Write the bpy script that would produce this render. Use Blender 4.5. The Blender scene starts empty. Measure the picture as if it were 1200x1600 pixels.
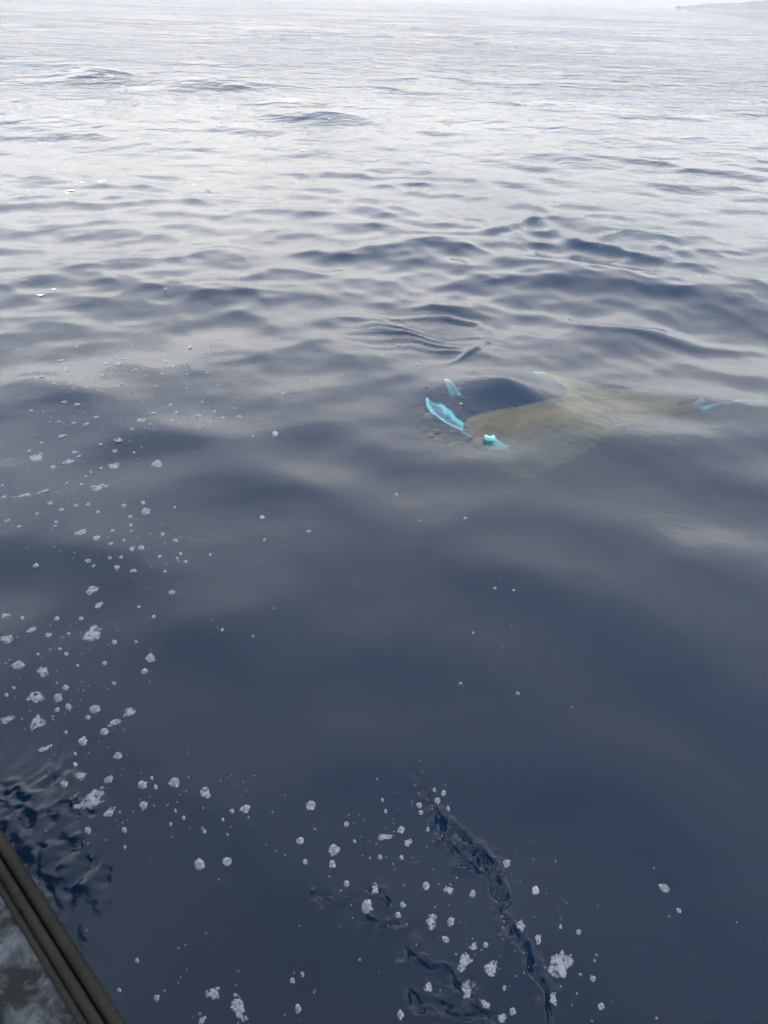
import bpy, bmesh, math, random
import numpy as np
from mathutils import Vector, Matrix, noise

S = bpy.context.scene
COL = S.collection
random.seed(4)

# ---------------------------------------------------------------- camera
CAM_H = 2.2
PITCH, ROLL = math.radians(35.8), math.radians(1.6)
cd = bpy.data.cameras.new('camera')
cam = bpy.data.objects.new('camera', cd)
COL.objects.link(cam)
cd.sensor_fit = 'VERTICAL'
cd.sensor_height = 36.0
cd.lens = 25.0
cd.clip_start = 0.02
cd.clip_end = 60000
Fw = Vector((0, math.cos(PITCH), -math.sin(PITCH)))
Uw = Vector((0, math.sin(PITCH), math.cos(PITCH)))
Rw = Vector((1, 0, 0))
cr, sr = math.cos(ROLL), math.sin(ROLL)
right = Rw * cr + Uw * sr
up = -Rw * sr + Uw * cr
m = Matrix((right, up, -Fw)).transposed().to_4x4()
m.translation = (0, 0, CAM_H)
cam.matrix_world = m
S.camera = cam

# ---------------------------------------------------------------- sky and sun
SUN_EL, SUN_AZ = math.radians(26), math.radians(-9)     # azimuth from +Y, negative to the left
SUN = Vector((math.cos(SUN_EL) * math.sin(SUN_AZ), math.cos(SUN_EL) * math.cos(SUN_AZ), math.sin(SUN_EL)))
W = bpy.data.worlds.new('World')
S.world = W
W.use_nodes = True
nt = W.node_tree
nt.nodes.clear()


def nodes_of(tree):
    def N(kind, **kw):
        n = tree.nodes.new(kind)
        for k, v in kw.items():
            if k in ('operation', 'sky_type', 'sun_disc', 'sun_elevation', 'sun_rotation', 'blend_type', 'data_type',
                     'noise_dimensions', 'attribute_name', 'interpolation_type', 'distribution', 'vector_type',
                     'air_density', 'dust_density', 'altitude', 'feature', 'clamp', 'normalize', 'noise_type'):
                setattr(n, k, v)
        return n

    def L(a, b):
        tree.links.new(a, b)
    return N, L


def val(node, idx, v):
    node.inputs[idx].default_value = v


N, L = nodes_of(nt)


def wm(op, a, b=None, c=None, clamp=False):
    n = N('ShaderNodeMath', operation=op)
    n.use_clamp = clamp
    for i, v in enumerate((a, b, c)):
        if v is None:
            continue
        if isinstance(v, (int, float)):
            n.inputs[i].default_value = v
        else:
            L(v, n.inputs[i])
    return n.outputs[0]


def wramp(src, stops, col=False):
    r = N('ShaderNodeValToRGB')
    r.color_ramp.interpolation = 'LINEAR'
    els = r.color_ramp.elements
    while len(els) < len(stops):
        els.new(0.5)
    for e, (p, c) in zip(els, stops):
        e.position = p
        e.color = (c, c, c, 1) if isinstance(c, (int, float)) else (*c, 1)
    L(src, r.inputs[0])
    return r.outputs[0]


tc = N('ShaderNodeTexCoord')
sep = N('ShaderNodeSeparateXYZ')
L(tc.outputs['Generated'], sep.inputs[0])
zc = wm('MAXIMUM', sep.outputs[2], 0.0)
dot = N('ShaderNodeVectorMath', operation='DOT_PRODUCT')
L(tc.outputs['Generated'], dot.inputs[0])
dot.inputs[1].default_value = SUN
dpos = wm('MAXIMUM', dot.outputs['Value'], 0.0)
# overcast luminance over height above the horizon
base = wm('MULTIPLY', 2.0, wramp(zc, [(0.0, .42), (.04, .47), (.12, .88), (.30, 1.18), (.60, .94), (1.0, .66)]))
glow = wm('ADD', wm('MULTIPLY', wm('POWER', dpos, 3.0), 0.25), wm('MULTIPLY', wm('POWER', dpos, 14.0), 0.20))
low = wm('MULTIPLY', zc, 5.0, clamp=True)
glow = wm('MULTIPLY', glow, wm('ADD', wm('MULTIPLY', low, .85), .15))
side = wramp(wm('ADD', wm('MULTIPLY', dot.outputs['Value'], .5), .5), [(0.0, .42), (.35, .66), (.55, .98), (.8, 1.05)])
lum = wm('MULTIPLY', wm('ADD', base, glow), side)
# cloud sheets: direction projected on a high plane
den = wm('ADD', zc, .16)
px_ = wm('DIVIDE', sep.outputs[0], den)
py_ = wm('DIVIDE', sep.outputs[1], den)
cmb = N('ShaderNodeCombineXYZ')
L(px_, cmb.inputs[0]); L(py_, cmb.inputs[1])
cn = N('ShaderNodeTexNoise')
cn.inputs['Scale'].default_value = 1.15
cn.inputs['Detail'].default_value = 4.5
cn.inputs['Roughness'].default_value = .5
cn.inputs['Distortion'].default_value = .6
L(cmb.outputs[0], cn.inputs['Vector'])
cloud = wramp(cn.outputs[0], [(.28, .80), (.43, .90), (.475, 1.03), (.56, 1.06), (.60, 1.15), (.74, 1.20)])
cfade = wm('MULTIPLY', wm('SUBTRACT', zc, .06), 6.0, clamp=True)
cl = wm('ADD', 1.0, wm('MULTIPLY', wm('SUBTRACT', cloud, 1.0), cfade))
lum = wm('MULTIPLY', lum, cl)
tint = N('ShaderNodeMix', data_type='RGBA')
L(wm('POWER', dpos, 3.0), tint.inputs['Factor'])
tint.inputs['A'].default_value = (.94, .98, 1.03, 1)
tint.inputs['B'].default_value = (1.0, .995, .97, 1)
high = N('ShaderNodeMix', data_type='RGBA')              # thinner, bluer cloud overhead
L(wm('MULTIPLY', wm('SUBTRACT', zc, .30), 1.6, clamp=True), high.inputs['Factor'])
L(tint.outputs['Result'], high.inputs['A'])
high.inputs['B'].default_value = (.80, .92, 1.20, 1)
hor = N('ShaderNodeMix', data_type='RGBA')               # milky white band on the horizon
L(wm('SUBTRACT', 1.0, wm('MULTIPLY', zc, 14.0), clamp=True), hor.inputs['Factor'])
L(high.outputs['Result'], hor.inputs['A'])
hor.inputs['B'].default_value = (1.03, 1.01, .96, 1)
vm = N('ShaderNodeVectorMath', operation='SCALE')
L(hor.outputs['Result'], vm.inputs[0]); L(lum, vm.inputs['Scale'])
bg1 = N('ShaderNodeBackground')
L(vm.outputs[0], bg1.inputs[0])
bg1.inputs[1].default_value = 1.12
sky = N('ShaderNodeTexSky', sky_type='NISHITA', sun_disc=False, sun_elevation=SUN_EL, sun_rotation=SUN_AZ)
sky.dust_density = 1.0
bg2 = N('ShaderNodeBackground')
L(sky.outputs[0], bg2.inputs[0])
bg2.inputs[1].default_value = 0.08
mx = N('ShaderNodeMixShader')
mx.inputs[0].default_value = 0.88                       # cloud cover
L(bg2.outputs[0], mx.inputs[1]); L(bg1.outputs[0], mx.inputs[2])
wo = N('ShaderNodeOutputWorld')
L(mx.outputs[0], wo.inputs[0])

sd = bpy.data.lights.new('sun', 'SUN')
sd.energy = 0.5
sd.angle = math.radians(120)
sd.color = (1.0, .97, .93)
sun = bpy.data.objects.new('sun', sd)
COL.objects.link(sun)
sun.rotation_euler = (-SUN).to_track_quat('-Z', 'Y').to_euler()

S.view_settings.view_transform = 'Standard'
S.view_settings.look = 'None'
S.view_settings.exposure = 0.0
S.view_settings.gamma = 1.0
S.view_settings.use_curve_mapping = False
S.cycles.max_bounces = 8
S.cycles.transmission_bounces = 6
S.cycles.transparent_max_bounces = 12
S.cycles.volume_bounces = 1
S.cycles.use_adaptive_sampling = True
S.cycles.adaptive_threshold = .02


# ---------------------------------------------------------------- helpers
def tag(o, label=None, cat=None, group=None, kind=None):
    if label: o['label'] = label
    if cat: o['category'] = cat
    if group: o['group'] = group
    if kind: o['kind'] = kind
    return o


def link(name, me, mat=None, parent=None, smooth=True):
    o = bpy.data.objects.new(name, me)
    COL.objects.link(o)
    if mat is not None:
        for mm in (mat if isinstance(mat, (list, tuple)) else [mat]):
            if len(me.materials) < 8:
                me.materials.append(mm)
    if smooth:
        me.polygons.foreach_set('use_smooth', [True] * len(me.polygons))
    if parent is not None:
        o.parent = parent
    return o


def empty(name, loc=(0, 0, 0), rz=0.0):
    o = bpy.data.objects.new(name, None)
    COL.objects.link(o)
    o.location = loc
    o.rotation_euler = (0, 0, rz)
    o.empty_display_size = .2
    return o


def fastmesh(name, V, Q):
    V = np.ascontiguousarray(V, dtype=np.float32)
    Q = np.ascontiguousarray(Q, dtype=np.int32)
    me = bpy.data.meshes.new(name)
    me.vertices.add(len(V))
    me.vertices.foreach_set('co', V.ravel())
    me.loops.add(Q.size)
    me.loops.foreach_set('vertex_index', Q.ravel())
    me.polygons.add(len(Q))
    k = Q.shape[1]
    me.polygons.foreach_set('loop_start', np.arange(0, Q.size, k, dtype=np.int32))
    me.polygons.foreach_set('loop_total', np.full(len(Q), k, dtype=np.int32))
    me.polygons.foreach_set('use_smooth', np.ones(len(Q), dtype=bool))
    me.update(calc_edges=True)
    return me


def material(name):
    mt = bpy.data.materials.new(name)
    mt.use_nodes = True
    mt.node_tree.nodes.clear()
    N, L = nodes_of(mt.node_tree)
    out = N('ShaderNodeOutputMaterial')
    return mt, N, L, out


def skin_mat(name, c1, c2, rough=.5, scale=6.0, bump=.0, bscale=60.0, detail=6.0, lo=.35, hi=.65, spec=.4):
    mt, N, L, out = material(name)
    p = N('ShaderNodeBsdfPrincipled')
    p.inputs['Roughness'].default_value = rough
    p.inputs['Specular IOR Level'].default_value = spec
    tcn = N('ShaderNodeTexCoord')
    n = N('ShaderNodeTexNoise')
    n.inputs['Scale'].default_value = scale
    n.inputs['Detail'].default_value = detail
    L(tcn.outputs['Object'], n.inputs['Vector'])
    r = N('ShaderNodeValToRGB')
    r.color_ramp.elements[0].position = lo
    r.color_ramp.elements[1].position = hi
    r.color_ramp.elements[0].color = (*c1, 1)
    r.color_ramp.elements[1].color = (*c2, 1)
    L(n.outputs[0], r.inputs[0]); L(r.outputs[0], p.inputs['Base Color'])
    if bump:
        b = N('ShaderNodeTexNoise')
        b.inputs['Scale'].default_value = bscale
        b.inputs['Detail'].default_value = 5
        L(tcn.outputs['Object'], b.inputs['Vector'])
        bm_ = N('ShaderNodeBump')
        bm_.inputs['Strength'].default_value = bump
        bm_.inputs['Distance'].default_value = .01
        L(b.outputs[0], bm_.inputs['Height']); L(bm_.outputs[0], p.inputs['Normal'])
    L(p.outputs[0], out.inputs[0])
    return mt


# ---------------------------------------------------------------- measured spots on the water (metres)
FOAM = [
    (-1.221, 2.125, 0.107, 0.094, 'p', 'widest foam clot halfway down the left side, with a glassy bubble at its right'),
    (-0.95, 1.349, 0.096, 0.09, 'p', 'large ragged foam clot above the dark ripples beside the boat'),
    (-0.876, 1.305, 0.049, 0.039, 'p', 'curved foam clot just below and right of the large ragged clot near the boat'),
    (-1.261, 1.658, 0.053, 0.109, 'p', 'slanting oblong foam streak near the left edge above the dark ripples'),
    (-1.38, 1.668, 0.053, 0.053, 'p', 'foam streak at the very left edge beside a dark ripple'),
    (-1.313, 1.771, 0.073, 0.068, 'p', 'lumpy foam clot right above the slanting oblong foam streak'),
    (-2.03, 3.507, 0.109, 0.127, 'p', 'paired foam clot with a thin neck at the left of the bubble field'),
    (-1.573, 3.223, 0.099, 0.084, 'p', 'lens shaped raft of foam with a dark hollow at its middle'),
    (-1.565, 3.458, 0.065, 0.113, 'p', 'wedge shaped foam clot pointing downward, directly above the lens shaped raft'),
    (-1.614, 3.71, 0.074, 0.083, 'p', 'oval foam clot above the wedge shaped clot'),
    (-1.542, 3.936, 0.063, 0.103, 'b', 'large clear ringed bubble at the top middle of the bubble field'),
    (-1.322, 3.486, 0.066, 0.102, 'b', 'largest grey dome bubble, alone right of the wedge shaped foam'),
    (-0.683, 3.829, 0.044, 0.084, 'b', 'lone grey bubble farthest right of the left bubble field'),
    (-1.252, 3.01, 0.052, 0.071, 'b', 'clear bubble with a bright streak, right below the lens shaped raft'),
    (-1.51, 2.794, 0.069, 0.066, 'p', 'oval foam clot in the lower left of the bubble field'),
    (-1.418, 2.759, 0.052, 0.052, 'p', 'thin slanting foam clot right beside the oval clot in the lower left'),
    (-1.835, 3.477, 0.076, 0.083, 'p', 'flat foam clot left of the wedge shaped clot'),
    (-1.929, 3.106, 0.106, 0.043, 'p', 'long thin foam strip near the left edge'),
    (-1.843, 3.149, 0.087, 0.034, 'p', 'short thin foam strip just above the long strip at the left edge'),
    (-2.028, 3.089, 0.045, 0.039, 'p', 'stub of foam strip touching the left edge'),
    (0.528, 0.883, 0.079, 0.1, 'p', 'largest feathery foam clot right of the long dark crease in the foreground'),
    (0.333, 0.868, 0.037, 0.071, 'p', 'tall feathery foam clot right of the ring of foam in the foreground'),
    (0.261, 0.884, 0.041, 0.06, 'p', 'bright foam clot on the left side of the ring of foam in the foreground'),
    (0.265, 0.819, 0.048, 0.057, 'p', 'foam tail running down right from the ring of foam in the foreground'),
    (-0.352, 0.762, 0.044, 0.084, 'p', 'curved foam hook at the very bottom of the view'),
    (-0.427, 0.794, 0.042, 0.044, 'p', 'rounded foam clot left of the curved foam hook at the bottom'),
    (-2.032, 4.926, 0.038, 0.072, 'b', 'oval frothy bubble above the clear ringed bubble, fifth nearest one'),
    (-1.958, 4.773, 0.075, 0.069, 'p', 'long foam flake above the clear ringed bubble'),
    (-2.407, 4.844, 0.069, 0.107, 'p', 'small foam flake upper left of the clear ringed bubble, second nearest one'),
    (-2.385, 5.104, 0.036, 0.087, 'b', 'round frothy bubble upper left of the clear ringed bubble, eighth nearest one'),
    (-1.954, 4.888, 0.031, 0.053, 'b', 'oval frothy bubble above the clear ringed bubble, fourth nearest one'),
    (-2.059, 4.804, 0.031, 0.07, 'b', 'round frothy bubble upper left of the clear ringed bubble, sixth nearest one'),
    (-2.009, 4.692, 0.02, 0.034, 'b', 'oval frothy bubble upper left of the clear ringed bubble, fifth nearest one'),
    (-1.802, 4.681, 0.044, 0.074, 'b', 'oval frothy bubble above the clear ringed bubble, second nearest one'),
    (-2.353, 4.609, 0.043, 0.058, 'p', 'small foam flake upper left of the clear ringed bubble, nearest one'),
    (-2.287, 4.657, 0.033, 0.059, 'b', 'oval frothy bubble upper left of the clear ringed bubble, seventh nearest one'),
    (-2.379, 4.475, 0.052, 0.064, 'p', 'small foam flake above the paired foam clot, second nearest one'),
    (-2.002, 4.569, 0.026, 0.056, 'b', 'round frothy bubble upper left of the clear ringed bubble, third nearest one'),
    (-1.948, 4.615, 0.023, 0.033, 'b', 'oval frothy bubble upper left of the clear ringed bubble, second nearest one'),
    (-1.704, 4.592, 0.023, 0.032, 'b', 'oval frothy bubble above the clear ringed bubble, nearest one'),
    (-1.594, 4.619, 0.033, 0.056, 'b', 'oval frothy bubble upper right of the clear ringed bubble, fifth nearest one'),
    (-1.636, 4.858, 0.021, 0.039, 'b', 'oval frothy bubble above the clear ringed bubble, third nearest one'),
    (-1.477, 4.822, 0.021, 0.043, 'b', 'round frothy bubble upper right of the clear ringed bubble, ninth nearest one'),
    (-1.524, 5.146, 0.04, 0.075, 'b', 'oval frothy bubble upper right of the clear ringed bubble, 13th nearest one'),
    (-1.391, 4.94, 0.021, 0.044, 'b', 'round frothy bubble upper right of the clear ringed bubble, 11th nearest one'),
    (-1.305, 4.838, 0.024, 0.043, 'b', 'oval frothy bubble upper right of the clear ringed bubble, 12th nearest one'),
    (-1.287, 4.667, 0.03, 0.057, 'b', 'oval frothy bubble upper right of the clear ringed bubble, tenth nearest one'),
    (-1.424, 4.63, 0.024, 0.04, 'b', 'oval frothy bubble upper right of the clear ringed bubble, eighth nearest one'),
    (-1.548, 4.743, 0.031, 0.042, 'b', 'oval frothy bubble upper right of the clear ringed bubble, seventh nearest one'),
    (-1.584, 4.428, 0.032, 0.076, 'b', 'round frothy bubble upper right of the clear ringed bubble, fourth nearest one'),
    (-2.245, 4.353, 0.032, 0.053, 'b', 'oval frothy bubble above the paired foam clot, second nearest one'),
    (-2.099, 4.294, 0.028, 0.045, 'b', 'oval frothy bubble left of the clear ringed bubble, fourth nearest one'),
    (-2.017, 4.317, 0.032, 0.045, 'b', 'oval frothy bubble upper left of the clear ringed bubble, fourth nearest one'),
    (-1.927, 4.297, 0.022, 0.037, 'b', 'oval frothy bubble upper left of the clear ringed bubble, nearest one'),
    (-2.094, 4.134, 0.04, 0.099, 'b', 'round frothy bubble upper right of the paired foam clot, third nearest one'),
    (-2.005, 4.106, 0.043, 0.097, 'b', 'round frothy bubble left of the clear ringed bubble, third nearest one'),
    (-2.272, 4.028, 0.03, 0.034, 'b', 'oval frothy bubble above the paired foam clot, nearest one'),
    (-1.833, 3.963, 0.039, 0.059, 'b', 'oval frothy bubble left of the clear ringed bubble, nearest one'),
    (-1.954, 3.9, 0.038, 0.084, 'p', 'small foam flake upper right of the paired foam clot, second nearest one'),
    (-1.871, 3.886, 0.041, 0.045, 'b', 'oval frothy bubble left of the clear ringed bubble, second nearest one'),
    (-2.052, 3.91, 0.024, 0.039, 'b', 'oval frothy bubble upper right of the paired foam clot, second nearest one'),
    (-2.103, 3.901, 0.018, 0.039, 'b', 'round frothy bubble upper right of the paired foam clot, nearest one'),
    (-1.974, 3.754, 0.072, 0.049, 'p', 'long foam flake upper right of the paired foam clot, nearest one'),
    (-2.068, 3.676, 0.034, 0.03, 'p', 'long foam flake above the paired foam clot, nearest one'),
    (-1.71, 3.665, 0.031, 0.041, 'b', 'oval frothy bubble upper left of the wedge shaped foam clot'),
    (-1.831, 3.58, 0.047, 0.052, 'p', 'small foam flake right of the paired foam clot'),
    (-1.796, 3.541, 0.036, 0.034, 'p', 'small foam flake left of the wedge shaped foam clot, second nearest one'),
    (-2.101, 3.576, 0.033, 0.041, 'b', 'oval frothy bubble upper left of the paired foam clot'),
    (-1.893, 3.414, 0.043, 0.049, 'p', 'small foam flake lower right of the paired foam clot'),
    (-1.604, 3.6, 0.034, 0.051, 'b', 'oval frothy bubble above the wedge shaped foam clot'),
    (-1.489, 3.593, 0.02, 0.034, 'b', 'round frothy bubble upper right of the wedge shaped foam clot'),
    (-1.569, 3.833, 0.032, 0.031, 'p', 'small foam flake lower left of the clear ringed bubble'),
    (-1.474, 3.894, 0.024, 0.044, 'b', 'round frothy bubble lower right of the clear ringed bubble, nearest one'),
    (-1.431, 3.847, 0.018, 0.031, 'b', 'round frothy bubble lower right of the clear ringed bubble, second nearest one'),
    (-1.495, 4.044, 0.033, 0.04, 'b', 'oval frothy bubble upper right of the clear ringed bubble, nearest one'),
    (-1.465, 4.125, 0.022, 0.041, 'b', 'round frothy bubble upper right of the clear ringed bubble, second nearest one'),
    (-1.422, 4.178, 0.034, 0.055, 'b', 'oval frothy bubble upper right of the clear ringed bubble, third nearest one'),
    (-1.359, 4.078, 0.037, 0.047, 'b', 'oval frothy bubble right of the clear ringed bubble, second nearest one'),
    (-1.291, 4.005, 0.021, 0.045, 'b', 'round frothy bubble right of the clear ringed bubble, third nearest one'),
    (-1.355, 3.96, 0.03, 0.064, 'b', 'round frothy bubble right of the clear ringed bubble, nearest one'),
    (-1.215, 4.048, 0.04, 0.085, 'b', 'round frothy bubble right of the clear ringed bubble, fourth nearest one'),
    (-1.051, 4.028, 0.033, 0.052, 'b', 'oval frothy bubble left of the lone grey bubble, second nearest one'),
    (-0.947, 4.054, 0.043, 0.065, 'b', 'oval frothy bubble upper left of the lone grey bubble, nearest one'),
    (-1.118, 4.112, 0.025, 0.04, 'b', 'oval frothy bubble left of the lone grey bubble, third nearest one'),
    (-1.115, 3.967, 0.03, 0.045, 'b', 'oval frothy bubble left of the lone grey bubble, fourth nearest one'),
    (-1.158, 3.869, 0.027, 0.043, 'b', 'oval frothy bubble right of the clear ringed bubble, fifth nearest one'),
    (-0.991, 4.16, 0.025, 0.041, 'b', 'oval frothy bubble upper left of the lone grey bubble, second nearest one'),
    (-1.23, 4.242, 0.028, 0.049, 'b', 'oval frothy bubble right of the clear ringed bubble, sixth nearest one'),
    (-1.169, 4.484, 0.03, 0.038, 'b', 'oval frothy bubble upper left of the lone grey bubble, third nearest one'),
    (-1.376, 4.426, 0.026, 0.045, 'b', 'oval frothy bubble upper right of the clear ringed bubble, sixth nearest one'),
    (-0.706, 4.373, 0.036, 0.058, 'b', 'oval frothy bubble above the lone grey bubble, second nearest one'),
    (-0.792, 4.429, 0.02, 0.037, 'b', 'round frothy bubble above the lone grey bubble, third nearest one'),
    (-0.813, 3.795, 0.018, 0.03, 'b', 'round frothy bubble left of the lone grey bubble, nearest one'),
    (-1.688, 3.334, 0.021, 0.021, 'b', 'oval frothy bubble upper left of the lens shaped foam raft, nearest one'),
    (-1.673, 3.385, 0.019, 0.026, 'b', 'oval frothy bubble upper left of the lens shaped foam raft, second nearest one'),
    (-1.632, 3.436, 0.035, 0.038, 'p', 'small foam flake left of the wedge shaped foam clot, nearest one'),
    (-1.674, 3.244, 0.021, 0.03, 'b', 'oval frothy bubble left of the lens shaped foam raft, nearest one'),
    (-1.757, 3.254, 0.016, 0.025, 'b', 'round frothy bubble left of the lens shaped foam raft, second nearest one'),
    (-1.761, 3.04, 0.032, 0.06, 'p', 'small foam flake right of the long thin foam strip'),
    (-1.681, 2.987, 0.03, 0.036, 'b', 'oval frothy bubble upper left of the oval foam clot lower left'),
    (-1.625, 3.031, 0.027, 0.032, 'b', 'oval frothy bubble lower left of the lens shaped foam raft, second nearest one'),
    (-1.567, 3.05, 0.025, 0.032, 'b', 'oval frothy bubble lower left of the lens shaped foam raft, nearest one'),
    (-1.914, 2.878, 0.038, 0.031, 'p', 'long foam flake lower left of the long thin foam strip'),
    (-1.832, 2.829, 0.024, 0.03, 'b', 'oval frothy bubble below the long thin foam strip'),
    (-1.665, 2.875, 0.024, 0.03, 'b', 'oval frothy bubble left of the oval foam clot lower left, second nearest one'),
    (-1.657, 2.845, 0.019, 0.021, 'b', 'oval frothy bubble left of the oval foam clot lower left, nearest one'),
    (-1.493, 2.986, 0.022, 0.031, 'b', 'oval frothy bubble upper right of the oval foam clot lower left'),
    (-1.379, 3.056, 0.028, 0.041, 'b', 'round frothy bubble lower right of the lens shaped foam raft, nearest one'),
    (-1.289, 3.09, 0.033, 0.037, 'b', 'oval frothy bubble right of the lens shaped foam raft'),
    (-1.317, 2.958, 0.025, 0.031, 'b', 'oval frothy bubble lower right of the lens shaped foam raft, second nearest one'),
    (-1.289, 2.884, 0.022, 0.03, 'b', 'oval frothy bubble right of the oval foam clot lower left, fifth nearest one'),
    (-1.27, 2.831, 0.017, 0.025, 'b', 'round frothy bubble right of the oval foam clot lower left, fourth nearest one'),
    (-1.362, 2.824, 0.021, 0.029, 'b', 'oval frothy bubble right of the oval foam clot lower left, nearest one'),
    (-1.283, 2.75, 0.019, 0.028, 'b', 'round frothy bubble right of the oval foam clot lower left, third nearest one'),
    (-1.334, 2.715, 0.026, 0.031, 'b', 'oval frothy bubble right of the oval foam clot lower left, second nearest one'),
    (-1.112, 2.822, 0.024, 0.041, 'b', 'round frothy bubble right of the oval foam clot lower left, seventh nearest one'),
    (-1.033, 2.773, 0.021, 0.04, 'b', 'round frothy bubble right of the oval foam clot lower left, ninth nearest one'),
    (-1.113, 3.061, 0.02, 0.027, 'b', 'oval frothy bubble below the largest grey dome bubble'),
    (-1.18, 2.697, 0.035, 0.05, 'b', 'round frothy bubble right of the oval foam clot lower left, sixth nearest one'),
    (-1.222, 2.684, 0.035, 0.05, 'p', 'small foam flake right of the oval foam clot lower left'),
    (-1.4, 2.585, 0.038, 0.041, 'p', 'small foam flake below the oval foam clot lower left'),
    (-1.363, 2.55, 0.022, 0.026, 'b', 'oval frothy bubble below the oval foam clot lower left'),
    (-1.637, 2.547, 0.031, 0.037, 'b', 'oval frothy bubble lower left of the oval foam clot lower left'),
    (-1.306, 2.609, 0.023, 0.03, 'b', 'oval frothy bubble lower right of the oval foam clot lower left, nearest one'),
    (-1.254, 2.617, 0.023, 0.03, 'b', 'oval frothy bubble lower right of the oval foam clot lower left, second nearest one'),
    (-1.251, 2.548, 0.038, 0.04, 'p', 'small foam flake lower right of the oval foam clot lower left'),
    (-1.075, 2.637, 0.021, 0.03, 'b', 'round frothy bubble right of the oval foam clot lower left, eighth nearest one'),
    (-0.983, 2.669, 0.018, 0.034, 'b', 'round frothy bubble right of the oval foam clot lower left, 11th nearest one'),
    (-0.991, 2.632, 0.016, 0.026, 'b', 'round frothy bubble right of the oval foam clot lower left, tenth nearest one'),
    (-0.942, 2.607, 0.018, 0.037, 'b', 'upright oval frothy bubble right of the oval foam clot lower left, 12th nearest one'),
    (-1.167, 2.527, 0.031, 0.032, 'b', 'oval frothy bubble lower right of the oval foam clot lower left, third nearest one'),
    (-1.02, 2.528, 0.02, 0.025, 'b', 'oval frothy bubble lower right of the oval foam clot lower left, fourth nearest one'),
    (-0.839, 2.668, 0.016, 0.026, 'b', 'round frothy bubble lower right of the largest grey dome bubble'),
    (-0.637, 2.997, 0.027, 0.034, 'b', 'oval frothy bubble below the lone grey bubble, second nearest one'),
    (-0.595, 2.802, 0.019, 0.024, 'b', 'oval frothy bubble below the lone grey bubble, fourth nearest one'),
    (-1.789, 2.942, 0.022, 0.027, 'b', 'oval frothy bubble lower right of the long thin foam strip'),
    (-2.083, 3.197, 0.018, 0.035, 'b', 'round frothy bubble upper left of the long thin foam strip'),
    (-1.318, 2.397, 0.069, 0.071, 'p', 'plump foam clot near the top right of the lower left bubble group'),
    (-1.254, 2.304, 0.046, 0.052, 'p', 'small foam flake above the widest foam clot'),
    (-0.952, 2.385, 0.034, 0.036, 'b', 'oval frothy bubble above the large lone grey bubble, second nearest one'),
    (-1.074, 2.29, 0.021, 0.025, 'b', 'oval frothy bubble upper right of the widest foam clot'),
    (-0.989, 2.227, 0.021, 0.024, 'b', 'oval frothy bubble above the large lone grey bubble, nearest one'),
    (-1.633, 2.218, 0.043, 0.042, 'p', 'small foam flake above the round clot at left edge'),
    (-1.553, 2.203, 0.022, 0.032, 'b', 'round frothy bubble upper right of the round clot at left edge'),
    (-1.406, 2.208, 0.027, 0.037, 'b', 'round frothy bubble left of the widest foam clot, second nearest one'),
    (-1.304, 2.215, 0.025, 0.031, 'b', 'round frothy bubble upper left of the widest foam clot'),
    (-1.481, 2.132, 0.042, 0.048, 'p', 'small foam flake right of the round clot at left edge'),
    (-1.557, 2.071, 0.061, 0.068, 'p', 'round foam clot at the left edge level with the widest foam raft'),
    (-1.402, 2.106, 0.03, 0.03, 'b', 'oval frothy bubble right of the round clot at left edge'),
    (-1.323, 2.12, 0.02, 0.021, 'b', 'oval frothy bubble left of the widest foam clot, nearest one'),
    (-1.113, 2.077, 0.024, 0.037, 'b', 'round frothy bubble lower right of the widest foam clot'),
    (-0.937, 1.991, 0.041, 0.056, 'b', 'large grey bubble alone right of the lower left bubble group'),
    (-0.942, 1.922, 0.034, 0.034, 'b', 'oval frothy bubble lower left of the large lone grey bubble'),
    (-1.023, 2.08, 0.014, 0.02, 'b', 'round frothy bubble upper left of the large lone grey bubble'),
    (-1.322, 2.028, 0.018, 0.02, 'b', 'oval frothy bubble upper right of the foam clot with pointed peak, nearest one'),
    (-1.285, 2.002, 0.019, 0.028, 'b', 'round frothy bubble upper right of the foam clot with pointed peak, second nearest one'),
    (-1.114, 1.957, 0.021, 0.032, 'b', 'round frothy bubble below the widest foam clot'),
    (-1.448, 1.927, 0.049, 0.062, 'b', 'round frothy bubble above the lumpy clot near the left edge'),
    (-1.338, 1.901, 0.057, 0.066, 'p', 'foam clot with a pointed peak near the left edge'),
    (-1.396, 1.992, 0.014, 0.025, 'b', 'upright oval frothy bubble above the foam clot with pointed peak'),
    (-1.04, 1.854, 0.015, 0.033, 'b', 'upright oval frothy bubble upper left of the tilted foam clot'),
    (-1.22, 1.823, 0.028, 0.035, 'b', 'round frothy bubble lower right of the foam clot with pointed peak'),
    (-1.216, 1.941, 0.013, 0.024, 'b', 'upright oval frothy bubble right of the foam clot with pointed peak'),
    (-1.228, 1.771, 0.034, 0.054, 'b', 'round frothy bubble upper right of the slanting oblong foam streak, second nearest one'),
    (-1.172, 1.73, 0.025, 0.047, 'b', 'upright oval frothy bubble upper right of the slanting oblong foam streak, third nearest one'),
    (-1.209, 1.715, 0.021, 0.031, 'b', 'round frothy bubble upper right of the slanting oblong foam streak, nearest one'),
    (-1.069, 1.722, 0.047, 0.051, 'b', 'frothy bubble left of the tilted foam clot'),
    (-1.081, 1.683, 0.025, 0.027, 'b', 'round frothy bubble left of the tilted foam clot'),
    (-0.937, 1.715, 0.064, 0.044, 'p', 'tilted foam clot at the right of the lower left bubble group'),
    (-0.976, 1.664, 0.046, 0.045, 'p', 'small foam flake lower left of the tilted foam clot'),
    (-0.999, 1.621, 0.037, 0.039, 'b', 'round frothy bubble lower left of the tilted foam clot'),
    (-1.062, 1.577, 0.036, 0.049, 'b', 'round frothy bubble lower right of the slanting oblong foam streak, second nearest one'),
    (-1.187, 1.547, 0.053, 0.032, 'p', 'small foam flake below the slanting oblong foam streak'),
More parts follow.
